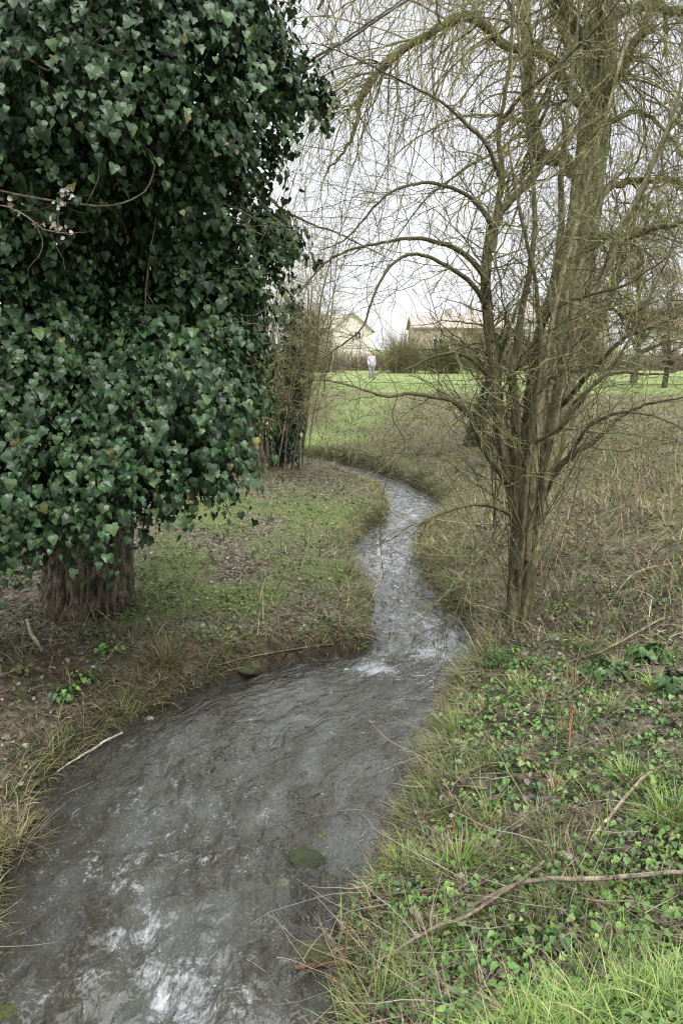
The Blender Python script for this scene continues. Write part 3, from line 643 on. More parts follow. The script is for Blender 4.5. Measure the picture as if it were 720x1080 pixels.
for j, (u, v, dd, rad) in enumerate(lumps):
    c = at(u, v, dd * 1.0); ns_ = int(205 * rad ** 2 * 4.2) + 26
    d = nrm(rng.normal(size=(ns_, 3))); d = d[(d[:, 1] < .55) | (rng.random(len(d)) < .3)]
    rr = rad * rng.uniform(.62, 1.06, len(d)); a = c + d * rr[:, None] * np.array([1, 1, .95]); a += .12 * rad * np.stack([vnoise(a * 3, 5 + k) for k in range(3)], -1)
    for s_, dv in zip(a, d):
        m_ = rng.integers(6, 12); t = np.linspace(0, 1, m_)[:, None]
        o_ = nrm(dv * np.array([1, 1, .25]) + rng.normal(0, .25, 3)); ln = rng.uniform(.10, .26)
        p_ = s_ + t * ln * o_ + np.array([0, 0, -1.]) * (t ** 1.6) * ln * rng.uniform(.5, 1.3) + rng.normal(0, .028, (m_, 3))
        nn_ = nrm(o_ * .75 + np.array([0, 0, .62]) + rng.normal(0, .30, (m_, 3)))
        tip = np.array([0, 0, -1.]) + o_ * .35 + rng.normal(0, .33, (m_, 3))
        LPs.append(p_); LN.append(nn_); LT.append(tip); LS.append((.027 + .046 * rng.random(m_) ** 1.5) * rng.uniform(.75, 1.15)); LCc.append(pick([(.036, .076, .029), (.050, .098, .036), (.026, .054, .024), (.075, .125, .045), (.14, .13, .04)], m_, [.38, .32, .18, .11, .01], .22))
LPs, LN, LT, LS, LCc = map(np.concatenate, (LPs, LN, LT, LS, LCc))
print('ivy leaves', len(LPs)); k = rng.random(len(LPs)) < .5
mb = MB(); leaves(mb, LPs[k], LN[k], LT[k], LS[k], IVY, LCc[k]); leaves(mb, LPs[~k], LN[~k], LT[~k], LS[~k], IVY2, LCc[~k]); mb.build('ivy', M_IVY, IVT, False)
# ivy stems and boughs within
mb = MB(); n = 60; kk = rng.integers(115, 230, n); dirs = nrm(np.stack([rng.normal(.1, 1, n), rng.normal(-.4, .7, n), rng.uniform(.1, .6, n)], -1))
q = grow(P[kk], dirs, rng.uniform(.6, 1.3, n), 12, .12, -.01); tubes(mb, q, taper(n, 12, .022, .005), 6, pick([(.07, .055, .04)], n)); mb.build('boughs', M_STEM, IVT)
bb = [([(438, -4, -.2, 1.2), (395, 28, -.2, 1.3), (322, 72, -.1, 1.7), (288, 100, 0, 2.1), (230, 160, .3, 3)], (.13, .115, .105)),
      ([(428, -4, -.15, .9), (385, 28, -.1, 1.), (318, 78, 0, 1.3), (280, 108, .1, 2)], (.14, .125, .115)),
      ([(320, -8, 0, 1.2), (300, 12, 0, 1.3), (278, 34, .1, 1.8), (250, 80, .3, 3)], (.07, .06, .05)),
      ([(402, 268, -.3, .6), (375, 258, -.2, .8), (340, 240, -.1, 1.1), (302, 222, 0, 1.4), (268, 196, .2, 1.9), (220, 190, .6, 2.6)], (.09, .078, .06)),
      ([(200, 92, -1.75, .7), (222, 110, -1.80, .9), (229, 140, -1.80, .9), (236, 162, -1.80, .6)], (.30, .27, .17)),
      ([(110, 148, -1.65, 1), (148, 155, -1.75, 1), (188, 145, -1.75, 1), (214, 132, -1.75, .8), (250, 118, -1.75, .6)], (.16, .15, .09)),
      ([(-12, 199, -2.7, 1.4), (60, 212, -2.7, 1.2), (115, 217, -2.6, 1.1), (150, 203, -2.5, 1), (163, 176, -2.4, .8), (152, 152, -2.4, .5)], (.13, .115, .08)),
      ([(-12, 66, -2.7, 1.2), (30, 63, -2.7, 1.2), (55, 72, -2.7, 1.1), (85, 52, -2.7, 1.), (120, 30, -2.7, .8)], (.22, .2, .11)),
      ([(166, 222, -1.75, .6), (156, 270, -1.75, .8), (153, 335, -1.75, .6)], (.22, .2, .15)),
      ([(215, 200, -1.55, .8), (252, 222, -1.60, .9), (290, 236, -1.65, .7), (318, 240, -1.65, .5)], (.15, .14, .1)),
      ([(-10, 212, -2.75, .8), (20, 222, -2.75, .9), (46, 240, -2.75, .8), (72, 246, -2.75, .6)], (.2, .17, .13)),
      ([(262, 520, -1.15, .7), (264, 470, -1.15, .8), (258, 420, -1.15, .8), (247, 380, -1.05, .9), (240, 330, 0, 1)], (.15, .14, .07))]
for q, c in bb:
    q, r_ = plist(q, ID, 40, .8); mb = MB(); tubes(mb, q, r_, 6, c)
    t1, u1 = shoots(mb, q[None], r_[None], 7, (.08, .4), 8, .2, -.02, .6, [c], .1, (30, 70), 3, .0014); mb.build('branch', M_TWIG, IVT)
mb = MB()
for (u, v, n) in [(65, 198, 5), (72, 208, 6), (62, 214, 4), (5, 213, 3), (20, 221, 3), (44, 237, 4), (56, 243, 4), (70, 246, 4), (240, 140, 3), (246, 150, 3), (280, 182, 3), (237, 145, 2)]:
    c = at(u, v, ID - (2.75 if u < 100 else 2.3)); q = c + rng.normal(0, .018, (n, 3)); leaves(mb, q, rng.normal(0, 1, (n, 3)) + np.array([0, -1, .6]), rng.normal(0, 1, (n, 3)), rng.uniform(.022, .04, n), DEAD, pick([(.62, .57, .54), (.45, .37, .34)], n))
mb.build('dry_leaves', M_DEADLEAF, IVT)

# ---------------------------------------------------------------- ground cover (nobody could count it)
def polar(n, r0, r1, a0=-38, a1=38, p=1.0):
    u = rng.random(n); r = r0 * (r1 / r0) ** u if p == 1 else (r0 ** (1 - p) + u * (r1 ** (1 - p) - r0 ** (1 - p))) ** (1 / (1 - p))
    a = np.radians(rng.uniform(a0, a1, n)); return r * np.sin(a), r * np.cos(a)
def field(x, y):
    sd = interp(SD, x, y); lf = interp(LEFT, x, y) > .5; return sd, lf, interp(GR, x, y), interp(SO, x, y), gz(x, y)
def keep(x, y, w): k = rng.random(len(x)) < w; return x[k], y[k]
def patch(x, y, sc, seed, lo=-.1, hi=.35): return smooth(lo, hi, n2(x, y, sc, seed, 3))
GREENS = [(.115, .165, .045), (.16, .21, .065), (.08, .115, .035), (.21, .245, .10)]
LUSH = [(.18, .275, .06), (.24, .335, .085), (.125, .20, .05), (.32, .385, .16)]
STRAW = [(.34, .28, .16), (.26, .21, .12), (.42, .36, .23), (.18, .14, .085)]
LITTER = [(.115, .088, .060), (.18, .15, .115), (.07, .052, .038), (.25, .225, .19), (.17, .10, .055), (.32, .30, .265)]
HERB = [(.085, .175, .040), (.12, .225, .055), (.06, .125, .035), (.18, .27, .075)]
def P3(x, y, dz=0.): return np.stack([x, y, gz(x, y) + dz], -1)

# dead leaves and leaf bits lying on the banks
def litter(name, n, r0, r1, size, wfun, cols, pr_=None, cup=.45, kind='stuff'):
    x, y = polar(n, r0, r1); sd, lf, g, s, z = field(x, y); x, y = keep(x, y, wfun(x, y, sd, lf, g, s) * (sd > .02)); n = len(x)
    Nn = np.stack([rng.normal(0, cup, n), rng.normal(0, cup, n), np.ones(n)], -1); tip = rng.normal(0, 1, (n, 3))
    r = np.hypot(x, y); mb = MB(); leaves(mb, P3(x, y, .006) + rng.uniform(0, .012, (n, 1)) * [0, 0, 1], Nn, tip, rng.uniform(size[0], size[1], n) * (1 + .035 * r), DEAD, pick(cols, n, pr_))
    return tag(mb.build(name, M_DEADLEAF), kind=kind)
litter('leaf_litter', 52000, 2.0, 24, (.015, .040), lambda x, y, sd, lf, g, s: (.95 - .65 * g) * np.where(lf, smooth(0, .5, sd + .2) * .55, .45 + .55 * smooth(4.5, 7.5, y)) * (1 - .4 * s), LITTER, [.27, .25, .18, .14, .06, .10])

# low green growth on the banks: short blades and tiny leaves
x, y = polar(90000, 2.0, 30); sd, lf, g, s, z = field(x, y)
w = np.clip(g * (.3 + .9 * patch(x, y, .35, 201)) + .05, 0, 1) * (sd > .01) * (1 - .6 * s); w = np.where(lf & (y < 6) & (x < -1.2), w * .4 + .5 * patch(x, y, .3, 203), w)
x, y = keep(x, y, w); n = len(x); r = np.hypot(x, y)
mb = MB(); blades(mb, P3(x, y, -.005), rng.uniform(0, 6.28, n), rng.uniform(.03, .10, n) * (1 + .02 * r), rng.uniform(.003, .0055, n) * (1 + .05 * r), rng.uniform(.1, 1.0, n), rng.uniform(.2, 1.3, n), pick(GREENS, n, [.4, .25, .2, .15]), 3)
x, y = polar(130000, 2.2, 24); sd, lf, g, s, z = field(x, y); x, y = keep(x, y, np.clip(np.where(lf, .5 + g, g) * patch(x, y, .35, 207, -.3, .3), 0, 1) * (sd > .01) * np.where(lf & (y < 6.2) & (x < -1), .35, .95)); n = len(x); r = np.hypot(x, y)
leaves(mb, P3(x, y, .008) + rng.uniform(0, .03, (n, 1)) * [0, 0, 1], np.stack([rng.normal(0, .5, n), rng.normal(0, .5, n), np.ones(n)], -1), rng.normal(0, 1, (n, 3)), rng.uniform(.014, .032, n) * (1 + .05 * r), OVAL, pick(GREENS, n, [.4, .2, .3, .1]))
tag(mb.build('low_grass', M_GRASS), kind='stuff')

# straw, dry blades and thin dead stems lying about
x, y = polar(24000, 1.9, 26); sd, lf, g, s, z = field(x, y)
w = np.where(lf, .16 + .3 * smooth(.6, .05, sd) + .8 * smooth(6.6, 5.6, y), .45 * smooth(-.3, .4, n2(x, y, .7, 211, 3)) * (1 + smooth(5, 8, y)) + .1) * (sd > -.04); w = w * np.where(lf, 1, .12 + .88 * smooth(2.0, 2.25, y - .1 * x)); x, y = keep(x, y, w); n = len(x); r = np.hypot(x, y)
mb = MB(); blades(mb, P3(x, y, .004), rng.uniform(0, 6.28, n), rng.uniform(.06, .32, n), rng.uniform(.0018, .004, n) * (1 + .05 * r), rng.uniform(.7, 1.45, n), rng.uniform(-.1, .7, n), pick(STRAW, n), 4)
x, y = polar(8000, 2.1, 24); sd, lf, g, s, z = field(x, y); x, y = keep(x, y, np.where(lf, .25 + .5 * smooth(6.6, 5.6, y), .9 * smooth(2.15, 2.45, y - .1 * x)) * (sd > .03)); n = len(x)
q = grow(P3(x, y, .02), np.stack([rng.normal(0, 1, n), rng.normal(0, 1, n), rng.normal(.05, .12, n)], -1), rng.uniform(.1, .6, n), 7, .14, .0)
q[..., 2] = np.maximum(q[..., 2], gz(q[..., 0], q[..., 1]) + .004); tubes(mb, q, taper(n, 7, rng.uniform(.0018, .005, n), .001), 4, pick([(.15, .12, .085), (.10, .08, .055), (.26, .23, .18)], n))
tag(mb.build('dry_stalks', M_GRASS), kind='stuff')

# mixed green and straw blades tangled over the near right bank
x, y = polar(52000, 2.0, 8.5, -6, 42); sd, lf, g, s, z = field(x, y); x, y = keep(x, y, (~lf) * (sd > .02) * (1 - .5 * s) * smooth(9, 6, y) * (1 - .85 * smooth(2.95, 2.6, y)) * (.06 + .94 * patch(x, y, .30, 271, -.05, .4))); n = len(x)
mb = MB(); blades(mb, P3(x, y, -.005), rng.uniform(0, 6.28, n), rng.uniform(.04, .17, n), rng.uniform(.0022, .0048, n), rng.uniform(.1, 1.3, n), rng.uniform(.2, 1.2, n), pick(GREENS + STRAW + LUSH[:2], n, [.17, .10, .17, .05, .12, .13, .06, .12, .05, .03], .28) * .8, 4)
x, y = polar(1150, 2.1, 9, -4, 42); sd, lf, g, s, z = field(x, y); x, y = keep(x, y, (~lf) * (sd > .05) * (1 - .6 * s) * smooth(10, 5, y) * (1 - .9 * smooth(2.95, 2.6, y)) * (.25 + .75 * patch(x, y, .6, 281, -.2, .2))); m_ = rng.integers(14, 60, len(x)); cid = np.repeat(np.arange(len(x)), m_); n = len(cid)
dx, dy = rng.normal(0, .028, n), rng.normal(0, .028, n); cs = pick(GREENS[:3] + LUSH[:2] + STRAW[:2], len(x), [.22, .12, .2, .13, .09, .12, .12], .3)[cid] * (1 + rng.normal(0, .15, (n, 1))); hl_ = rng.uniform(.6, 1.5, len(x))[cid]
blades(mb, P3(x[cid] + dx, y[cid] + dy, -.006), np.arctan2(dy, dx) + rng.normal(0, .6, n), rng.uniform(.06, .15, n) * hl_, rng.uniform(.0026, .005, n), rng.uniform(.1, .8, n), rng.uniform(.3, 1.3, n), np.clip(cs, .01, .6), 5)
tag(mb.build('bank_grass', M_GRASS), kind='stuff')

x, y = polar(900, 2.4, 7.4, -42, 2); sd, lf, g, s, z = field(x, y); x, y = keep(x, y, lf * (sd > .02) * smooth(7.2, 6, y) * smooth(-.4, -.9, x) * (.2 + .8 * patch(x, y, .5, 291, -.2, .3)) * (.45 + .55 * smooth(.9, .2, sd))); m_ = rng.integers(12, 55, len(x)); cid = np.repeat(np.arange(len(x)), m_); n = len(cid)
dx, dy = rng.normal(0, .03, n), rng.normal(0, .03, n); cs = pick(GREENS[:3] + STRAW, len(x), [.2, .1, .2, .13, .14, .08, .15], .3)[cid] * (1 + rng.normal(0, .2, (n, 1))); hl_ = rng.uniform(.5, 1.5, len(x))[cid]
mb = MB(); blades(mb, P3(x[cid] + dx, y[cid] + dy, -.006), np.arctan2(dy, dx) + rng.normal(0, .7, n), rng.uniform(.06, .17, n) * hl_, rng.uniform(.003, .0055, n), rng.uniform(.2, 1.1, n), rng.uniform(.3, 1.4, n), np.clip(cs, .01, .6) * .85, 5)
tag(mb.build('bank_grass', M_GRASS), kind='stuff')

# overhanging fringe along both water edges
mb = MB()
for C, sgn in ((Lc, 1), (Rc, -1)):
    cc_ = C[(C[:, 1] > 2.2) & (C[:, 1] < 23) & (np.abs(C[:, 0]) < 6)]; sg = np.linalg.norm(np.diff(cc_, axis=0), axis=1); al_ = np.concatenate([[0], np.cumsum(sg)])
    n = 20000; a = np.sort(rng.uniform(0, al_[-1], n)); px_ = np.interp(a, al_, cc_[:, 0]); py_ = np.interp(a, al_, cc_[:, 1])
    tx = np.interp(a + .05, al_, cc_[:, 0]) - px_; ty = np.interp(a + .05, al_, cc_[:, 1]) - py_; ln = np.maximum(np.hypot(tx, ty), 1e-6)
    nx, ny = (ty / ln) * sgn, (-tx / ln) * sgn                     # towards the water
    off = .03 + np.abs(rng.normal(.08, .13, n)); x, y = px_ - nx * off, py_ - ny * off
    soft = (sgn > 0) & (y < 6.2)
    k = (rng.random(n) < (.35 + .65 * patch(x, y, .3, 221 + sgn, -.3, .3)) * np.where(soft, 1.4, 1.1)) & (interp(SD, x, y) > .0); x, y, nx, ny = x[k], y[k], nx[k], ny[k]; n = len(x); r = np.hypot(x, y)
    az = np.arctan2(ny, nx) + rng.normal(0, .8, n)
    blades(mb, P3(x, y, -.005), az, rng.uniform(.07, .24, n) * smooth(1., 7, r + 1), rng.uniform(.003, .005, n) * (1 + .05 * r), rng.uniform(.3, 1.1, n), rng.uniform(.5, 1.7, n), pick(GREENS + STRAW, n, [.2, .12, .16, .07, .13, .14, .08, .10]), 5)
tag(mb.build('bank_grass', M_GRASS), kind='stuff')

# the lush grass in front of the lens and tall green on the far bend
x = rng.uniform(-.1, 2.2, 30000); y = rng.uniform(1.25, 2.2, 30000); sd, lf, g, s, z = field(x, y)
e = y - .10 * np.sin(x * 3) - .10 * x; w = smooth(2.2, 2.0, e) * (.5 + .5 * patch(x, y, .22, 231, -.4, .2)) * (~lf) * (sd > .06) * (x > -.05); x, y = keep(x, y, w); n = len(x)
mb = MB(); blades(mb, P3(x, y, -.01), rng.normal(.2, 1.6, n), rng.uniform(.08, .25, n), rng.uniform(.0025, .0055, n), rng.uniform(.1, 1.0, n), rng.uniform(.7, 2.2, n), pick(LUSH + STRAW[:1], n, [.36, .30, .16, .16, .02]) * 1.02, 7)
tag(mb.build('lush_grass', M_GRASS), kind='stuff')
x, y = polar(120000, 19, 45, -26, 30); sd, lf, g, s, z = field(x, y); x, y = keep(x, y, np.clip(smooth(.45, .9, g), 0, 1) * (sd > .02)); n = len(x)
mb = MB(); MG = [(.20, .27, .085), (.26, .33, .12), (.15, .21, .06), (.30, .33, .16)]; blades(mb, P3(x, y, -.01), rng.uniform(0, 6.28, n), rng.uniform(.05, .17, n), rng.uniform(.008, .016, n), rng.uniform(.1, .8, n), rng.uniform(.1, 1, n), pick(MG, n, [.4, .35, .15, .1]), 3)
x, y = polar(26000, 38, 72, -30, 32); z = gz(x, y); n = len(x)
blades(mb, P3(x, y, -.01), rng.uniform(0, 6.28, n), rng.uniform(.06, .14, n), rng.uniform(.02, .05, n), rng.uniform(.1, .9, n), rng.uniform(.1, 1, n), pick(MG, n, [.4, .35, .15, .1]), 2)
tag(mb.build('meadow_grass', M_GRASS), kind='stuff')
# rough dead herbage over the slope behind the trees
x, y = polar(150000, 6.5, 36, -20, 32); sd, lf, g, s, z = field(x, y); x, y = keep(x, y, np.where(lf, .08, .8) * (1 - .8 * g) * (.3 + .7 * patch(x, y, 1.2, 241, -.3, .3)) * (sd > .1)); n = len(x)
mb = MB(); blades(mb, P3(x, y, -.01), rng.uniform(0, 6.28, n), rng.uniform(.06, .38, n), rng.uniform(.005, .011, n), rng.uniform(.2, 1.35, n), rng.uniform(.1, 1, n), pick(STRAW + LITTER[:3] + GREENS[:1], n, [.15, .16, .13, .09, .09, .08, .05, .25]), 3)
tag(mb.build('rough_herbage', M_GRASS), kind='stuff')

# broad leaved plants over the right bank: nettles, ivy, cresses
OVAL2 = outline_leaf([(.24, -.04), (.42, .18), (.38, .42), (.30, .62), (.13, .86)], .35, .3)
def herbs(name, n, wfun, r0=2.1, r1=13, size=(.015, .042), cols=HERB, hz=.05, mind=.03, per=(5, 11), spread=.06):
    x, y = polar(n, r0, r1); sd, lf, g, s, z = field(x, y); x, y = keep(x, y, wfun(x, y, sd, lf, g, s) * (sd > mind)); n = len(x)
    m_ = rng.integers(per[0], per[1], n); c = np.repeat(P3(x, y), m_, 0); N = len(c); ch = np.repeat(pick(cols, n, None, .15), m_, 0)
    an = rng.uniform(0, 6.28, N); rr = rng.uniform(.01, spread, N); h = rng.uniform(.01, hz, N) * np.repeat(rng.uniform(.5, 1.5, n), m_)
    q = c + np.stack([np.cos(an) * rr, np.sin(an) * rr, h], -1)
    mb = MB(); leaves(mb, q, np.stack([np.cos(an) * .45 + rng.normal(0, .25, N), np.sin(an) * .45 + rng.normal(0, .25, N), np.ones(N)], -1), np.stack([np.cos(an), np.sin(an), rng.normal(-.1, .3, N)], -1), rng.uniform(size[0], size[1], N), (OVAL2 if name == 'ground_ivy' else OVAL), ch * (1 + rng.normal(0, .12, (N, 1))))
    st_ = np.stack([c + [0, 0, -.005], (c + q) / 2 + [0, 0, .006], q], 1); tubes(mb, st_, taper(N, 3, .0014, .001), 3, (.07, .10, .035))
    return tag(mb.build(name, M_LEAF), kind='stuff')
herbs('ground_ivy', 8500, lambda x, y, sd, lf, g, s: (~lf) * smooth(-.25, .2, n2(x, y, .6, 251, 3) + .25 * smooth(6.8, 5.2, y) - .2 * smooth(3.2, 2.4, y)) * smooth(8.5, 6.5, y) * smooth(.25, .7, sd + .2))
herbs("nettle_seedlings", 1900, lambda x, y, sd, lf, g, s: np.where(lf, .55 * smooth(-.1, .3, n2(x, y, .5, 261, 3)) * smooth(9, 6, y), .25 * patch(x, y, .8, 263)) , 2.1, 16, (.016, .034), [(.03, .075, .025), (.045, .1, .03), (.07, .12, .04)], .05, .05, (5, 10), .05)

# ---------------------------------------------------------------- single tufts, plants, stones and sticks
def tuft(u, v, n, L, label, cols, pr_=None, spread=.06, lean=(.05, .9), curve=(.3, 1.2), W=.0045, name='grass_tuft', cat='grass tuft', group='grass tufts on the banks'):
    b = hit(u, v); x = b[0] + rng.normal(0, spread, n); y = b[1] + rng.normal(0, spread, n); az = np.arctan2(y - b[1], x - b[0]) + rng.normal(0, .7, n)
    P = P3(x, y, -.012); me = MB(); blades(me, P, az, rng.uniform(.55, 1.1, n) * L, rng.uniform(.6, 1.2, n) * W, rng.uniform(*lean, n), rng.uniform(*curve, n), pick(cols, n, pr_), 6)
    o = me.build(name, M_GRASS); o.data.transform(__import__('mathutils').Matrix.Translation(-Vector(b))); o.location = b
    return tag(o, label, cat, group)
BR = LUSH[:2] + [(.20, .29, .06)]; DRY = STRAW + GREENS[:1]
for q in [
 (484, 918, 170, .24, 'bright green grass tuft on the right bank just above the crossed fallen branches', BR + STRAW[:1]),
 (708, 866, 240, .26, 'largest bright green grass tuft, cut by the right edge of the photo', BR),
 (664, 826, 110, .17, 'small bright grass tuft beside the pale leaning stick on the right bank', BR),
 (590, 915, 90, .18, 'yellowing grass tuft with straw blades above the long horizontal branch', BR[:1] + STRAW[:2]),
 (458, 850, 90, .2, 'grass tuft hanging over the water on the right bank below the dead stalk', GREENS + STRAW[:1]),
 (528, 702, 150, .22, 'dark green narrow leaved tuft at the foot of the bare tree', [(.05, .11, .03), (.07, .14, .04)]),
 (640, 748, 90, .17, 'pale green grass tuft left of the broad leaves, high on the right bank', BR[:2] + STRAW[:1]),
 (470, 792, 80, .18, 'straw coloured grass tuft on the right bank edge beside the mossy rock', DRY),
 (176, 700, 300, .34, 'big drooping sedge tuft, half dry, on the left bank near the ivy clad trunk', [(.10, .105, .035), (.16, .14, .06), (.28, .23, .12)]),
 (14, 892, 200, .28, 'dry straw tuft trailing into the water at the left edge', STRAW),
 (60, 795, 120, .2, 'tangled green and straw tuft on the left bank above the bleached stick', GREENS + STRAW[:2]),
 (130, 752, 110, .2, 'green grass tuft leaning over the water on the left bank near the white pebble', GREENS + STRAW[:1]),
 (560, 735, 90, .16, 'light green grass tuft between the bare tree and the standing dead stalk', BR[:2] + GREENS[:1]),
 (448, 612, 130, .3, 'brown drooping grass tuft over the rapids on the right bank', [(.17, .10, .055), (.22, .16, .09), (.12, .08, .045)]),
 (478, 640, 130, .3, 'olive drooping grass tuft on the right bank left of the bare tree', GREENS + STRAW[:2]),
 (386, 604, 120, .2, 'grass tuft overhanging the stream on the left bank at its narrow middle', GREENS + STRAW[:2]),
 (400, 545, 110, .24, 'rusty grass tuft on the small point where the stream bends', [(.16, .10, .055), (.10, .10, .035)]),
 (610, 1050, 130, .2, 'tall fresh grass tuft at the bottom of the photo', LUSH),
 (400, 1072, 120, .26, 'long arching grass tuft at the bottom edge beside the water', LUSH + STRAW[:1]),
 (695, 1045, 130, .18, 'fresh grass tuft at the bottom right corner under the fallen branch', LUSH),
]: tuft(*q[:6])
# dry reed stalks by the water
b = hit(352, 1040); n = 16; me = MB()
q = grow(P3(b[0] + rng.normal(.02, .05, n), b[1] + rng.normal(0, .05, n), -.01), np.stack([rng.normal(-.25, .3, n), rng.normal(0, .25, n), np.ones(n)], -1), rng.uniform(.2, .5, n), 10, .06, -.02)
tubes(me, q, taper(n, 10, .0028, .0008), 4, pick([(.34, .27, .15), (.24, .17, .09), (.40, .34, .22)], n)); blades(me, q[:, 4], rng.uniform(0, 6.28, n), rng.uniform(.1, .24, n), np.full(n, .003), rng.uniform(.4, 1.2, n), rng.uniform(.2, 1, n), pick(STRAW, n), 5)
tag(me.build('reed_clump', M_GRASS), 'dry brown reed stalks leaning over the water at the bottom', 'reeds')

def stick(pts, rpx, col, label, cat='stick', name='fallen_branch', lift=.012, twigs=3, group=None, direct=None):
    Q = np.array([hit(u, v) for u, v in pts]); Q[:, 2] = np.maximum(Q[:, 2], -.01) + lift
    if direct: Q[:, 2] += np.array(direct)
    P = spline(Q, 40); k = np.cumsum(rng.normal(0, 1, (40, 3)), 0); k -= np.linspace(0, 1, 40)[:, None] * k[-1]; P = P + k * .0016
    r = np.array([pxm(u, v, q_[1], 1) for (u, v), q_ in zip(pts, Q)]); rr = np.interp(np.linspace(0, 1, 40), np.linspace(0, 1, len(r)), r * np.array(rpx))
    me = MB(); trunk_mesh(me, P, rr, 10, .12, 2, col, 0, .3, int(pts[0][0]))
    if twigs: shoots(me, P[None], rr[None], twigs, (.06, .25), 8, .15, 0, .5, [col], .2, (25, 60), 4, .0015)
    return tag(me.build(name, M_STEM), label, cat, group)
stick([(498, 966), (540, 952), (585, 950), (640, 949), (690, 945), (735, 942)], [1.8, 2.1, 2.3, 2.3, 2.1, 2.], (.19, .155, .12), 'long straight brown branch lying level across the right bank', 'branch', direct=[.04, .07, .09, .09, .10, .09])
stick([(572, 934), (548, 952), (524, 966), (492, 988), (460, 1000), (430, 1016), (396, 1030)], [1.4, 1.8, 2, 2, 1.8, 1.6, 1.1], (.17, .14, .105), 'forked grey branch sloping down to the water under the level branch', 'branch', direct=[.11, .09, .08, .08, .09, .08, .06])
stick([(310, 1036), (335, 1033), (362, 1029), (390, 1024)], [2.6, 2.8, 2.6, 2.], (.09, .05, .036), 'short reddish stick poking out over the water at the bottom', direct=[.05, .05, .05, .03], twigs=0, name='stick')
stick([(622, 893), (650, 862), (676, 832), (706, 808)], [1.9, 1.9, 1.7, 1.2], (.24, .20, .155), 'pale leaning stick resting between the grass tufts on the right bank', name='stick', direct=[.01, .04, .04, .02])
stick([(46, 829), (75, 812), (104, 795), (130, 781)], [.7, 1.1, 1.3, 1.], (.36, .34, .29), 'bleached white stick along the water edge of the left bank', name='stick', twigs=1, direct=[.02, .03, .04, .04])
stick([(222, 707), (262, 699), (310, 692), (352, 686)], [.5, .7, .7, .5], (.20, .17, .11), 'thin pale rod lying along the foot of the grassy left point', name='stick', twigs=2, direct=[.02, .04, .05, .05])
stick([(30, 662), (36, 675), (46, 690)], [1.4, 2.2, 1.6], (.34, .34, .22), 'short pale lichen covered stick on the hump left of the ivy clad trunk', name='stick', twigs=0, direct=[.06, .03, .0])
stick([(560, 742), (540, 758), (522, 768)], [1.3, 1.4, 1], (.34, .29, .21), 'thin straw coloured stick below the dark narrow leaved tuft', name='stick', twigs=0)
stick([(440, 560), (500, 563), (560, 562)], [.6, .7, .5], (.36, .33, .2), 'thin pale rod lying level behind the bare tree', name='stick', twigs=0, direct=[.2, .12, .15])
stick([(640, 640), (668, 612), (720, 596)], [1.1, 1.2, .9], (.26, .22, .16), 'thin grey stick on the slope right of the bare tree', name='stick', twigs=2, direct=[0, .05, .03])
stick([(600, 700), (640, 690), (700, 655)], [1, 1.2, 1], (.22, .18, .13), 'long thin stick above the broad leaves on the right slope', name='stick', twigs=2, direct=[0, .04, .02])
# upright dead dock stalk
b = hit(599, 792); q = np.array([b + [0, 0, -.02], b + [.004, 0, .10], b + [.002, .01, .2], b + [.006, .01, .30]]); P = spline(q, 24); r = np.interp(np.linspace(0, 1, 24), [0, .4, .6, 1], [.007, .008, .011, .006])
me = MB(); trunk_mesh(me, P, r, 10, .5, 4, (.30, .19, .10), 0, .2, 8); n = 120; k = rng.integers(10, 24, n); a = rng.uniform(0, 6.28, n)
leaves(me, P[k] + np.stack([np.cos(a), np.sin(a), a * 0], -1) * .009, np.stack([np.cos(a), np.sin(a), a * 0 + .3], -1), rng.normal(0, 1, (n, 3)), rng.uniform(.008, .014, n), DEAD, pick([(.32, .2, .1), (.24, .14, .07)], n))
tag(me.build('dead_stalk', M_STEM), 'upright rusty dead stalk standing among green leaves on the right bank', 'stalk')

# bramble and bare stems arching over the right slope, each clump one plant
def bramble(u, v, n, L, label, col=[(.14, .115, .075), (.20, .175, .11), (.09, .07, .05)], arch=-.10):
    b = hit(u, v); me = MB(); d = np.stack([rng.normal(.1, .8, n), rng.normal(0, .6, n), rng.uniform(.3, 1, n)], -1)
    s = P3(b[0] + rng.normal(0, .12, n), b[1] + rng.normal(0, .12, n), -.02); q = grow(s, d, rng.uniform(.5, 1, n) * L, 14, .10, arch); q[..., 2] = np.maximum(q[..., 2], gz(q[..., 0], q[..., 1]) + .01)
    rr = taper(n, 14, rng.uniform(.003, .0052, n), .0012); tubes(me, q, rr, 4, pick(col, n)); shoots(me, q, rr, n * 4, (.08, .4), 7, .2, -.03, .6, col, .2, (30, 70), 3, .0012)
    o = me.build('bramble', M_TWIG); o.data.transform(__import__('mathutils').Matrix.Translation(-Vector(b))); o.location = b
    return tag(o, label, 'bramble', 'bare bramble clumps on the right slope')
for q in [(590, 640, 26, 1.0, 'pale tangled bramble stems right behind the foot of the bare tree'), (630, 560, 26, 1.3, 'bare bramble clump on the slope right of the bare tree, halfway up'),
          (690, 600, 22, 1.2, 'bare bramble clump at the right edge above the broad leaves'), (600, 590, 20, 1.1, 'low bramble clump just right of the bare tree stems'), (660, 500, 26, 1.6, 'thin bramble clump high on the slope under the low dark branches'),
          (705, 470, 22, 1.8, 'bramble clump at the right edge below the green meadow'), (480, 600, 18, .8, 'bramble stems hanging over the bank between rapids and bare tree'), (440, 480, 20, 1.2, 'low brown scrub on the bank where the stream bends away'), (650, 680, 14, .8, 'wispy bramble sprays over dark soil on the right bank'),
          (620, 470, 22, 1.5, 'bramble clump on the slope beside the willow trunk')]: bramble(*q)

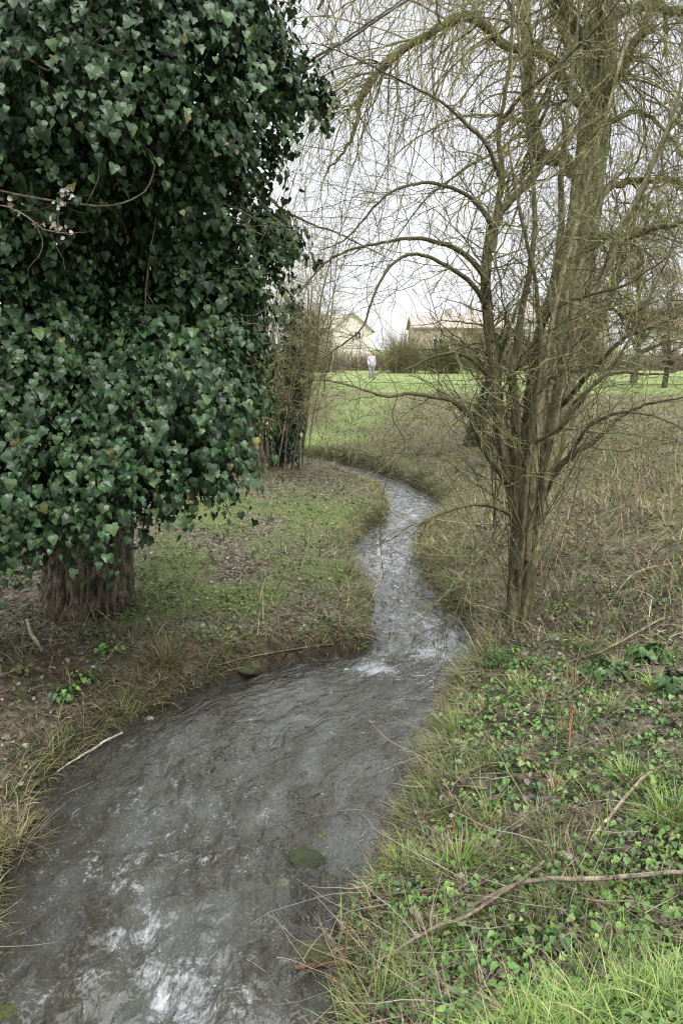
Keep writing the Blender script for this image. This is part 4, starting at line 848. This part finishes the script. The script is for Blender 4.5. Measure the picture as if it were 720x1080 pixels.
# stones
M_STONE, nt, ns, lk = mat('mossy stone'); c = attr(nt, 'col').outputs['Color']; nz = noise(nt, 22, 5, .6, geo(nt))
b_ = bsdf(nt, mixc(nt, ramp(nt, noise(nt, 9, 4, .6, geo(nt)).outputs['Fac'], [(.42, 0.), (.6, .8)]), mixc(nt, 1, c, ramp(nt, nz.outputs['Fac'], [(.3, .6), (.7, 1.4)]), 'MULTIPLY'), (.06, .08, .02)), .55, .4, bump(nt, noise(nt, 60, 6, .7, geo(nt)).outputs['Fac'], 1., .03)); out(nt, b_.outputs[0])
def stone(u, v, size, z, col, label, group='stones in the stream'):
    b = hit(u, v); b[2] = max(b[2], 0) + z if z > 0 else z + 0
    k1, k2 = np.meshgrid(np.linspace(0, 2 * np.pi, 28, endpoint=False), np.linspace(.03, np.pi - .03, 16)); d = np.stack([np.cos(k1) * np.sin(k2), np.sin(k1) * np.sin(k2), np.cos(k2)], -1)
    f = 1 + .55 * fbm(d * 1.6, int(u * 7 + v), 4); V = d * f[..., None] * np.array(size) + b; idx = np.arange(28 * 16).reshape(16, 28); a, b2 = idx[:-1], idx[1:]
    F = np.stack([a, b2, np.roll(b2, -1, 1), np.roll(a, -1, 1)], -1).reshape(-1, 4); o = MB().add(V.reshape(-1, 3), F, col).build('stone', M_STONE)
    o.data.transform(__import__('mathutils').Matrix.Translation(-Vector(b))); o.location = b
    return tag(o, label, 'stone', group)
stone(320, 910, (.10, .07, .05), -.004, (.04, .05, .025), 'dark mossy stone breaking the water surface right of centre')
stone(282, 934, (.13, .10, .06), -.055, (.15, .14, .09), 'yellowish stone just under the water left of the mossy one')
stone(350, 930, (.12, .08, .06), -.05, (.11, .11, .06), 'olive sunken stone by the right bank above the reeds')
stone(334, 1012, (.10, .085, .06), -.015, (.09, .10, .045), 'green mossy stone at the water edge beside the reddish stick')
stone(12, 1072, (.14, .07, .05), -.02, (.08, .09, .02), 'green weedy stone at the bottom left corner')
stone(334, 885, (.10, .07, .05), -.045, (.13, .12, .07), 'sunken pale stone upstream of the dark mossy stone')
stone(486, 722, (.11, .10, .09), .0, (.06, .07, .035), 'mossy rock at the right water edge below the rapids', 'rocks on the banks')
stone(262, 708, (.10, .08, .07), .03, (.09, .09, .05), 'mossy rock at the left water edge under the grassy point', 'rocks on the banks')
stone(158, 762, (.035, .03, .022), .01, (.40, .39, .37), 'small white pebble at the left water edge', 'rocks on the banks')
stone(128, 668, (.06, .05, .03), .005, (.12, .11, .07), 'small stone at the foot of the ivy clad trunk', 'rocks on the banks')
# green plants on the left bank
def plant(u, v, n, label, h=.12, s=(.02, .045), cols=HERB):
    b = hit(u, v); an = rng.uniform(0, 6.28, n); rr = rng.uniform(.01, .13, n); z = rng.uniform(.02, h, n); q = b + np.stack([np.cos(an) * rr, np.sin(an) * rr, z], -1)
    me = MB(); leaves(me, q, np.stack([np.cos(an) * .5, np.sin(an) * .5, np.ones(n)], -1) + rng.normal(0, .25, (n, 3)), np.stack([np.cos(an), np.sin(an), an * 0 - .2], -1), rng.uniform(*s, n), IVY2, pick(cols, n))
    c = np.repeat(b[None], n, 0); tubes(me, np.stack([c + [0, 0, -.02], (c * .6 + q * .4) + [0, 0, .02], q], 1), taper(n, 3, .002, .001), 3, (.06, .09, .03))
    o = me.build('leafy_plant', M_LEAF); o.data.transform(__import__('mathutils').Matrix.Translation(-Vector(b))); o.location = b
    return tag(o, label, 'plant', 'small leafy plants on the banks')
for q in [(68, 738, 60, 'dark green leafy plant on the bare soil of the left bank'), (88, 722, 40, 'bluish green leafy plant right beside the dark one on the left soil'), (112, 688, 26, 'slim leafy plant below the trunk of the ivy clad tree'), (22, 712, 30, 'yellowish leafy plant at the left edge below the hump', .1, (.018, .035), [(.12, .13, .03), (.07, .10, .03)]),
          (112, 672, 14, 'yellow green leafy sprig on the soil under the ivy clad trunk', .05, (.02, .035), [(.22, .21, .05)]), (376, 965, 34, 'small light green plant at the right water edge above the reeds', .1, (.015, .03), [(.10, .19, .05), (.07, .14, .04)]),
          (680, 700, 70, 'broad leaved plant with large round leaves at the right edge', .14, (.04, .075), [(.06, .13, .035), (.085, .165, .045)]), (640, 715, 60, 'broad leaved plant beside the pale green tuft on the right bank', .12, (.035, .065), [(.05, .12, .035), (.07, .14, .04)]),
          (712, 730, 50, 'dark broad leaved plant cut by the right edge below the round leaved one', .12, (.04, .07), [(.045, .10, .03)]), (545, 706, 40, 'ferny green plant right of the dark tuft at the foot of the bare tree', .12, (.02, .04))]: plant(*q)

# ---------------------------------------------------------------- beyond the meadow
def simple(name, c1, c2, sc, rough=.85, b_=.1):
    m, nt, ns, lk = mat(name); nz = noise(nt, sc, 5, .6, geo(nt)); b = bsdf(nt, ramp(nt, nz.outputs['Fac'], [(.35, c1), (.65, c2)]), rough, .2, bump(nt, nz.outputs['Fac'], b_, .05)); out(nt, b.outputs[0]); return m
M_CREAM = simple('cream render', (.66, .62, .54), (.76, .73, .65), 1.2); M_WHITE = simple('white render', (.70, .69, .66), (.80, .79, .77), 1.2)
def tilemat(name, c1, c2, course=.3):
    m, nt, ns, lk = mat(name); t = ns.new('ShaderNodeTexBrick'); t.inputs['Scale'].default_value = 1; t.inputs['Brick Width'].default_value = .28; t.inputs['Row Height'].default_value = course; t.inputs['Mortar Size'].default_value = .012
    t.inputs['Color1'].default_value = (*c1, 1); t.inputs['Color2'].default_value = (*c2, 1); t.inputs['Mortar'].default_value = (c1[0] * .5, c1[1] * .5, c1[2] * .5, 1); t.offset = .5
    mp = ns.new('ShaderNodeMapping'); lk.new(geo(nt), mp.inputs[0]); mp.inputs['Rotation'].default_value = (math.pi / 2, 0, 0); lk.new(mp.outputs[0], t.inputs['Vector'])
    b = bsdf(nt, t.outputs['Color'], .85, .2); out(nt, b.outputs[0]); return m
M_BRICK = tilemat('orange brick', (.50, .41, .33), (.56, .46, .38), .09); M_TILE = tilemat('brown roof tiles', (.36, .31, .27), (.42, .36, .31)); M_REDT = tilemat('red roof tiles', (.46, .30, .24), (.52, .36, .29))
M_PINKT = tilemat('weathered roof tiles', (.42, .37, .32), (.48, .43, .37))
M_GLASS, nt, ns, lk = mat('window glass'); b_ = bsdf(nt, (.05, .06, .07), .08, .6); out(nt, b_.outputs[0])
M_FRAME = simple('white window frame', (.75, .75, .73), (.8, .8, .78), 3, .5)
BOXF = np.array([[0, 1, 3, 2], [4, 6, 7, 5], [0, 4, 5, 1], [2, 3, 7, 6], [0, 2, 6, 4], [1, 5, 7, 3]])
def box(mb, x0, x1, y0, y1, z0, z1):
    v = np.array([[x, y, z] for x in (x0, x1) for y in (y0, y1) for z in (z0, z1)]); return mb.add(v, BOXF, (.5, .5, .5))
def house(u0, u1, Y, z0, zeave, zridge, depth, wallm, roofm, label, gable=False, wins=(), chim=None, rot=0):
    """long house facing the camera (ridge across) or gable end to the camera"""
    x0, x1 = at(u0, 360, Y)[0], at(u1, 360, Y)[0]; xm = (x0 + x1) / 2; gz0 = float(gz(xm, Y)) + z0
    e = empty('house', (xm, Y, gz0), label, 'house', 'houses beyond the meadow')
    ze, zr = gz0 + zeave, gz0 + zridge; m1 = MB()
    if gable:
        pr_ = [(x0, gz0 - .3), (x1, gz0 - .3), (x1, ze), (xm, zr), (x0, ze)]
        v = np.array([[x, Y, z] for x, z in pr_] + [[x, Y + depth, z] for x, z in pr_])
        m1.add(v, np.array([[0, 1, 2, 4], [5, 9, 7, 6], [0, 4, 9, 5], [1, 6, 7, 2]]), (.5,) * 3); m1.add(v[[2, 3, 4, 7, 8, 9]], np.array([[0, 1, 2], [3, 5, 4]]), (.5,) * 3)
    else:
        ym = Y + depth / 2; pr_ = [(Y, gz0 - .3), (Y, ze), (ym, zr), (Y + depth, ze), (Y + depth, gz0 - .3)]
        v = np.array([[x0, y, z] for y, z in pr_] + [[x1, y, z] for y, z in pr_])
        m1.add(v, np.array([[0, 5, 6, 1], [4, 3, 8, 9], [0, 1, 3, 4], [5, 9, 8, 6]]), (.5,) * 3); m1.add(v[[1, 2, 3, 6, 7, 8]], np.array([[0, 1, 2], [3, 5, 4]]), (.5,) * 3)
    m1.build('wall', wallm, e, False)
    m2 = MB(); t = .16; ov = .35
    def slab(a, b, c, d):
        q = np.array([a, b, c, d]); n_ = nrm(np.cross(q[1] - q[0], q[3] - q[0])); n_ = n_ if n_[2] > 0 else -n_; q2 = q + n_ * t
        m2.add(np.vstack([q + n_ * .01, q2]), np.array([[0, 1, 2, 3], [4, 7, 6, 5], [0, 4, 5, 1], [1, 5, 6, 2], [2, 6, 7, 3], [3, 7, 4, 0]]), (.5,) * 3)
    if gable:
        sl_ = (zr - ze) / (xm - x0)
        for s_, xe in ((-1, x0), (1, x1)): slab((xm, Y - ov, zr), (xm, Y + depth + ov, zr), (xe + s_ * ov, Y + depth + ov, ze - sl_ * ov), (xe + s_ * ov, Y - ov, ze - sl_ * ov))
    else:
        ym = Y + depth / 2; sl_ = (zr - ze) / (depth / 2)
        for s_, ye in ((-1, Y), (1, Y + depth)): slab((x0 - ov, ym, zr), (x1 + ov, ym, zr), (x1 + ov, ye + s_ * ov, ze - sl_ * ov), (x0 - ov, ye + s_ * ov, ze - sl_ * ov))
    rf = m2.build('roof', roofm, e, False)
    if chim is not None:
        xc = x0 + (x1 - x0) * chim; c_ = box(MB(), xc - .4, xc + .4, Y + depth / 2 - .35, Y + depth / 2 + .35, zr - .8, zr + 1.0).build('chimney', M_BRICK, None, False); c_.parent = rf; c_.matrix_parent_inverse.identity()
        c_.location = -Vector(e.location)
    for (f0, zb, w, h) in wins:
        xa = x0 + (x1 - x0) * f0; f_ = MB(); box(f_, xa, xa + w, Y - .06, Y + .05, gz0 + zb, gz0 + zb + .08); box(f_, xa, xa + w, Y - .06, Y + .05, gz0 + zb + h - .08, gz0 + zb + h)
        for xx in (xa, xa + w / 2 - .04, xa + w - .08): box(f_, xx, xx + .08, Y - .05, Y + .05, gz0 + zb + .08, gz0 + zb + h - .08)
        wn = f_.build('window', M_FRAME, e, False); gl = box(MB(), xa + .04, xa + w - .04, Y - .03, Y + .02, gz0 + zb + .04, gz0 + zb + h - .04).build('pane', M_GLASS, e, False); gl.parent = wn
    return e
W1 = [(.1, .9, 1.1, 1.2), (.45, .9, 1.1, 1.2), (.78, .9, 1.1, 1.2)]
house(310, 372, 118, .1, 4.4, 6.6, 8, M_CREAM, M_PINKT, 'cream house with a long weathered tiled roof left of the gabled one', False, [(.08, 1.2, 1.1, 1.3), (.3, 1.2, 1.1, 1.3)], .3)
house(351, 392, 108, .1, 4.2, 6.4, 9, M_CREAM, M_PINKT, 'cream gable fronted house seen beyond the stream and the standing person', True, [(.55, 3.0, .9, 1.0)])
house(436, 486, 104, .1, 4.4, 5.9, 8, M_BRICK, M_TILE, 'orange brick house with pale windows left of the bare tree', False, [(.4, 1.8, 1.3, 1.3), (.75, 1.8, 1.1, 1.3)], .8)
house(490, 540, 112, .1, 4.6, 6.6, 8, M_BRICK, M_TILE, 'orange brick house partly behind the bare tree stems', False, [(.25, 2.2, 1.3, 1.4), (.6, 2.2, 1.1, 1.4)], .2)
house(556, 640, 100, .1, 5.2, 8.0, 9, M_WHITE, M_TILE, 'white house glimpsed behind the willow trunk', False, [(.1, 1, 1.1, 1.3), (.1, 3.4, 1.1, 1.2), (.6, 3.4, 1.1, 1.2)], .5)
house(688, 790, 110, .1, 4.6, 6.9, 8, M_WHITE, M_REDT, 'white house with a red tiled roof at the right edge', False, [(.1, 1.6, 1.2, 1.3), (.4, 1.6, 1.2, 1.3)], .6)

# hedge along the far side of the meadow
def thicket(mb, x0, x1, y0, y1, h, n, cols, K=7, r=.012, lean=.25, sub=3, zf=None):
    x = rng.uniform(x0, x1, n); y = rng.uniform(y0, y1, n); hh = h * (1 + .16 * n2(x, y, 3, 301, 3)) * rng.uniform(.6, 1.05, n)
    if zf is not None: hh = hh * zf(x)
    q = grow(P3(x, y, -.05), np.stack([rng.normal(0, lean, n), rng.normal(0, lean, n), np.ones(n)], -1), hh, K, .14, 0); rr = taper(n, K, r, r * .45); tubes(mb, q, rr, 3, pick(cols, n))
    if sub: shoots(mb, q, rr, n * sub, (.25, .9), 5, .25, .0, .7, cols, .15, (25, 70), 3, r * .45)
HB = [(.19, .145, .115), (.145, .11, .09), (.23, .185, .145), (.17, .15, .10)]; OL = [(.19, .17, .09), (.23, .21, .11), (.15, .135, .08), (.20, .20, .10)]
mb = MB(); thicket(mb, -24, 62, 70.5, 73.5, 1.75, 7500, HB, 6, .022, .28, 3)
tag(mb.build('hedge', M_TWIG), 'long bare brown hedge along the far side of the meadow', 'hedge')
def bush(u, v0, Y, wpx, hpx, label, cols, n=420, name='bush', cat='bush', group='bushes in front of the far houses', r=.016):
    b = at(u, v0, Y); b[2] = gz(b[0], b[1]); sc = Y / FPX; w_ = wpx * sc / 2; h_ = hpx * sc; mb = MB()
    s = P3(b[0] + rng.normal(0, w_ * .25, n), b[1] + rng.normal(0, w_ * .25, n), -.05)
    q = grow(s, np.stack([rng.normal(0, .5, n) * w_ / h_ * 1.3, rng.normal(0, .4, n), np.ones(n)], -1), h_ * rng.uniform(.55, 1.1, n), 8, .15, -.01); rr = taper(n, 8, r, r * .5); tubes(mb, q, rr, 3, pick(cols, n))
    shoots(mb, q, rr, n * 7, (h_ * .1, h_ * .32), 5, .25, -.01, .7, cols, .1, (25, 70), 3, r * .45)
    o = mb.build(name, M_TWIG); o.data.transform(__import__('mathutils').Matrix.Translation(-Vector(b))); o.location = b; return tag(o, label, cat, group)
bush(424, 388, 64, 52, 46, 'olive twiggy bush in front of the gap beside the cream gable', OL)
bush(468, 388, 63, 60, 40, 'greenish twiggy bush below the orange brick house', [(.10, .12, .04), (.14, .15, .055), (.09, .085, .045)])
bush(515, 388, 66, 56, 52, 'brownish twiggy bush right behind the bare tree stems', OL[:2] + HB[:1])
bush(560, 388, 66, 50, 46, 'dull olive bush below the white house', OL)
bush(618, 388, 64, 60, 52, 'olive bush right of the willow trunk', OL[:2] + HB[3:])
bush(340, 388, 66, 40, 24, 'low brown bush below the long cream house', HB)
def fartree(u, v0, Y, hpx, wpx, label, cols, trunkc, nl=9, n1=150, n2_=900, droop=-.02, rt=3.5, rtw=.009):
    b = at(u, v0, Y); b[2] = gz(b[0], b[1]); sc = Y / FPX; h_ = hpx * sc; w_ = wpx * sc / 2
    e = empty('background_tree', b, label, 'tree', 'trees beyond the meadow edge')
    P = spline(np.array([b + [0, 0, -.1], b + [.02 * h_, 0, .3 * h_], b + [-.01 * h_, 0, .65 * h_], b + [.02 * h_, 0, h_]]), 60); r = np.interp(np.linspace(0, 1, 60), [0, .5, 1], [rt * sc, rt * sc * .6, rt * sc * .1]); m1 = MB(); trunk_mesh(m1, P, r, 14, .2, 2.5, trunkc, .3, .4, int(u)); m1.build('trunk', M_TRUNK, e)
    m2 = MB(); a1, b1 = shoots(m2, P[None, 12:], r[None, 12:], n1 // 3, (w_ * .6, w_ * 1.15), 12, .13, droop * .5 + .01, .5, [trunkc], .0, (40, 75), 4, rtw * 2)
    a2, b2 = shoots(m2, a1, b1, n1 * 4, (w_ * .2, w_ * .6), 9, .16, droop, .6, cols, .1, (25, 70), 3, rtw); a3, b3 = shoots(m2, a2, b2, n2_ * 3, (w_ * .06, w_ * .25), 5, .2, droop, .6, cols, .1, (25, 70), 3, rtw * .7)
    m2.build('crown', M_TWIG, e); return e
YG = [(.17, .18, .06), (.13, .14, .05), (.21, .20, .085)]
fartree(668, 385, 44, 170, 100, 'yellowish green twiggy tree right of the willow trunk', YG, (.10, .095, .05), droop=-.05, rtw=.012, n1=200, n2_=1400)
fartree(701, 390, 40, 110, 60, 'thin dark stemmed tree at the right edge of the meadow', HB, (.05, .042, .032), rt=3)
fartree(612, 380, 84, 120, 80, 'tall bare tree behind the white house', OL, (.09, .08, .06), rtw=.018)
fartree(728, 385, 52, 130, 80, 'tangled bare tree cut by the right edge before the red roof', OL, (.07, .06, .04), rtw=.014)
fartree(330, 380, 84, 56, 50, 'bare pale tree at the left end of the long cream house', OL, (.1, .085, .06), rtw=.016)

# the person by the path
M_SKIN = simple('skin', (.50, .33, .26), (.56, .38, .30), 20, .5, .0); M_JACKET = simple('pale lilac jacket cloth', (.46, .45, .52), (.56, .54, .60), 8, .8); M_TROUS = simple('grey trouser cloth', (.24, .25, .28), (.32, .33, .36), 8, .85); M_HAIR = simple('brown hair', (.07, .045, .03), (.12, .08, .05), 60, .6)
pb = hit(391.5, 401); pe = empty('person', pb, 'person in a pale lilac jacket and grey trousers standing on the far meadow', 'person')
def skin(name, V, E, Rr, m, lv=2):
    me = bpy.data.meshes.new(name); me.from_pydata(V, E, []); o = bpy.data.objects.new(name, me); COL.objects.link(o); o.parent = pe
    md = o.modifiers.new('skin', 'SKIN'); 
    for d, r in zip(me.skin_vertices[0].data, Rr): d.radius = r if isinstance(r, tuple) else (r, r)
    me.skin_vertices[0].data[0].use_root = True
    s_ = o.modifiers.new('sub', 'SUBSURF'); s_.levels = lv; s_.render_levels = lv; me.materials.append(m); return o
BV = [(0, 0, .95), (0, .01, 1.18), (0, .02, 1.40), (0, .01, 1.50), (0, -.01, 1.60), (0, -.015, 1.70),
      (.17, .02, 1.40), (.22, .03, 1.14), (.20, -.06, .90), (.20, -.08, .81), (-.17, .02, 1.40), (-.22, .02, 1.14), (-.20, -.10, .92), (-.19, -.13, .84),
      (.09, 0, .90), (.10, -.01, .50), (.10, .03, .08), (.10, -.10, .03), (-.09, 0, .90), (-.11, -.06, .50), (-.11, .06, .08), (-.11, -.07, .03)]
BE = [(0, 1), (1, 2), (2, 3), (3, 4), (4, 5), (2, 6), (6, 7), (7, 8), (8, 9), (2, 10), (10, 11), (11, 12), (12, 13), (0, 14), (14, 15), (15, 16), (16, 17), (0, 18), (18, 19), (19, 20), (20, 21)]
BR_ = [(.15, .10), (.14, .10), (.14, .09), .055, (.082, .095), (.07, .08), .055, .043, .032, .03, .055, .043, .032, .03, .085, .058, .042, .04, .085, .058, .042, .04]
skin('body', BV, BE, BR_, M_SKIN)
k = [0, 1, 2, 6, 7, 8, 10, 11, 12]; mp_ = {a: i for i, a in enumerate(k)}
V = [BV[a] for a in k]; V[0] = (0, 0, .86); skin('jacket', V, [(mp_[a], mp_[b]) for a, b in BE if a in mp_ and b in mp_], [(.19, .14), (.18, .14), (.17, .115), .075, .062, .05, .075, .062, .05], M_JACKET)
k = [0, 14, 15, 16, 18, 19, 20]; mp_ = {a: i for i, a in enumerate(k)}
skin('trousers', [BV[a] for a in k], [(mp_[a], mp_[b]) for a, b in BE if a in mp_ and b in mp_], [(.16, .12), .10, .078, .065, .10, .078, .065], M_TROUS)
skin('hair', [(0, .02, 1.60), (0, .01, 1.68), (0, -.01, 1.735)], [(0, 1), (1, 2)], [(.092, .085), (.1, .1), (.06, .06)], M_HAIR)
pe.rotation_euler = (0, 0, .3)

# ---------------------------------------------------------------- light
W = bpy.data.worlds.new('World'); S.world = W; W.use_nodes = True
nt = W.node_tree; nt.nodes.clear()
sky = nt.nodes.new('ShaderNodeTexSky'); sky.sky_type = 'NISHITA'; sky.sun_disc = False
EL, AZ = R_(52), R_(150)
sky.sun_elevation = EL; sky.sun_rotation = AZ; sky.air_density = 1.0; sky.dust_density = 3.0
tc = nt.nodes.new('ShaderNodeTexCoord'); sx = nt.nodes.new('ShaderNodeSeparateXYZ'); nt.links.new(tc.outputs['Generated'], sx.inputs[0])
cn = noise(nt, 2.2, 5, .55, tc.outputs['Generated'])
cl = ramp(nt, math_(nt, 'ADD', math_(nt, 'MULTIPLY', sx.outputs[2], .8), math_(nt, 'MULTIPLY', math_(nt, 'SUBTRACT', cn.outputs['Fac'], .5), .22)),
          [(0.0, (6.1, 6.13, 6.4)), (.36, (6.1, 6.15, 6.5)), (.55, (13.5, 13.6, 14.)), (.9, (26.0, 26.1, 26.6))])
cc = mixc(nt, .88, sky.outputs[0], cl)
bg = nt.nodes.new('ShaderNodeBackground'); nt.links.new(cc, bg.inputs[0]); bg.inputs[1].default_value = .11
ow = nt.nodes.new('ShaderNodeOutputWorld'); nt.links.new(bg.outputs[0], ow.inputs[0])
sl = bpy.data.lights.new('sun', 'SUN'); sl.energy = 1.4; sl.angle = R_(25); sl.color = (1, .97, .93)
so = bpy.data.objects.new('sun', sl); COL.objects.link(so)
sd_ = Vector((math.sin(AZ) * math.cos(EL), math.cos(AZ) * math.cos(EL), math.sin(EL)))
so.rotation_euler = sd_.to_track_quat('Z', 'Y').to_euler(); so.location = (0, -5, 30)
S.view_settings.view_transform = 'Standard'; S.view_settings.look = 'None'; S.view_settings.gamma = 1; S.view_settings.exposure = .85
S.render.engine = 'CYCLES'
S.cycles.use_denoising = True; S.cycles.filter_width = 1.15; S.cycles.max_bounces = 6; S.cycles.diffuse_bounces = 4; S.cycles.glossy_bounces = 3; S.cycles.transmission_bounces = 4; S.cycles.transparent_max_bounces = 8
S.cycles.caustics_reflective = False; S.cycles.caustics_refractive = False
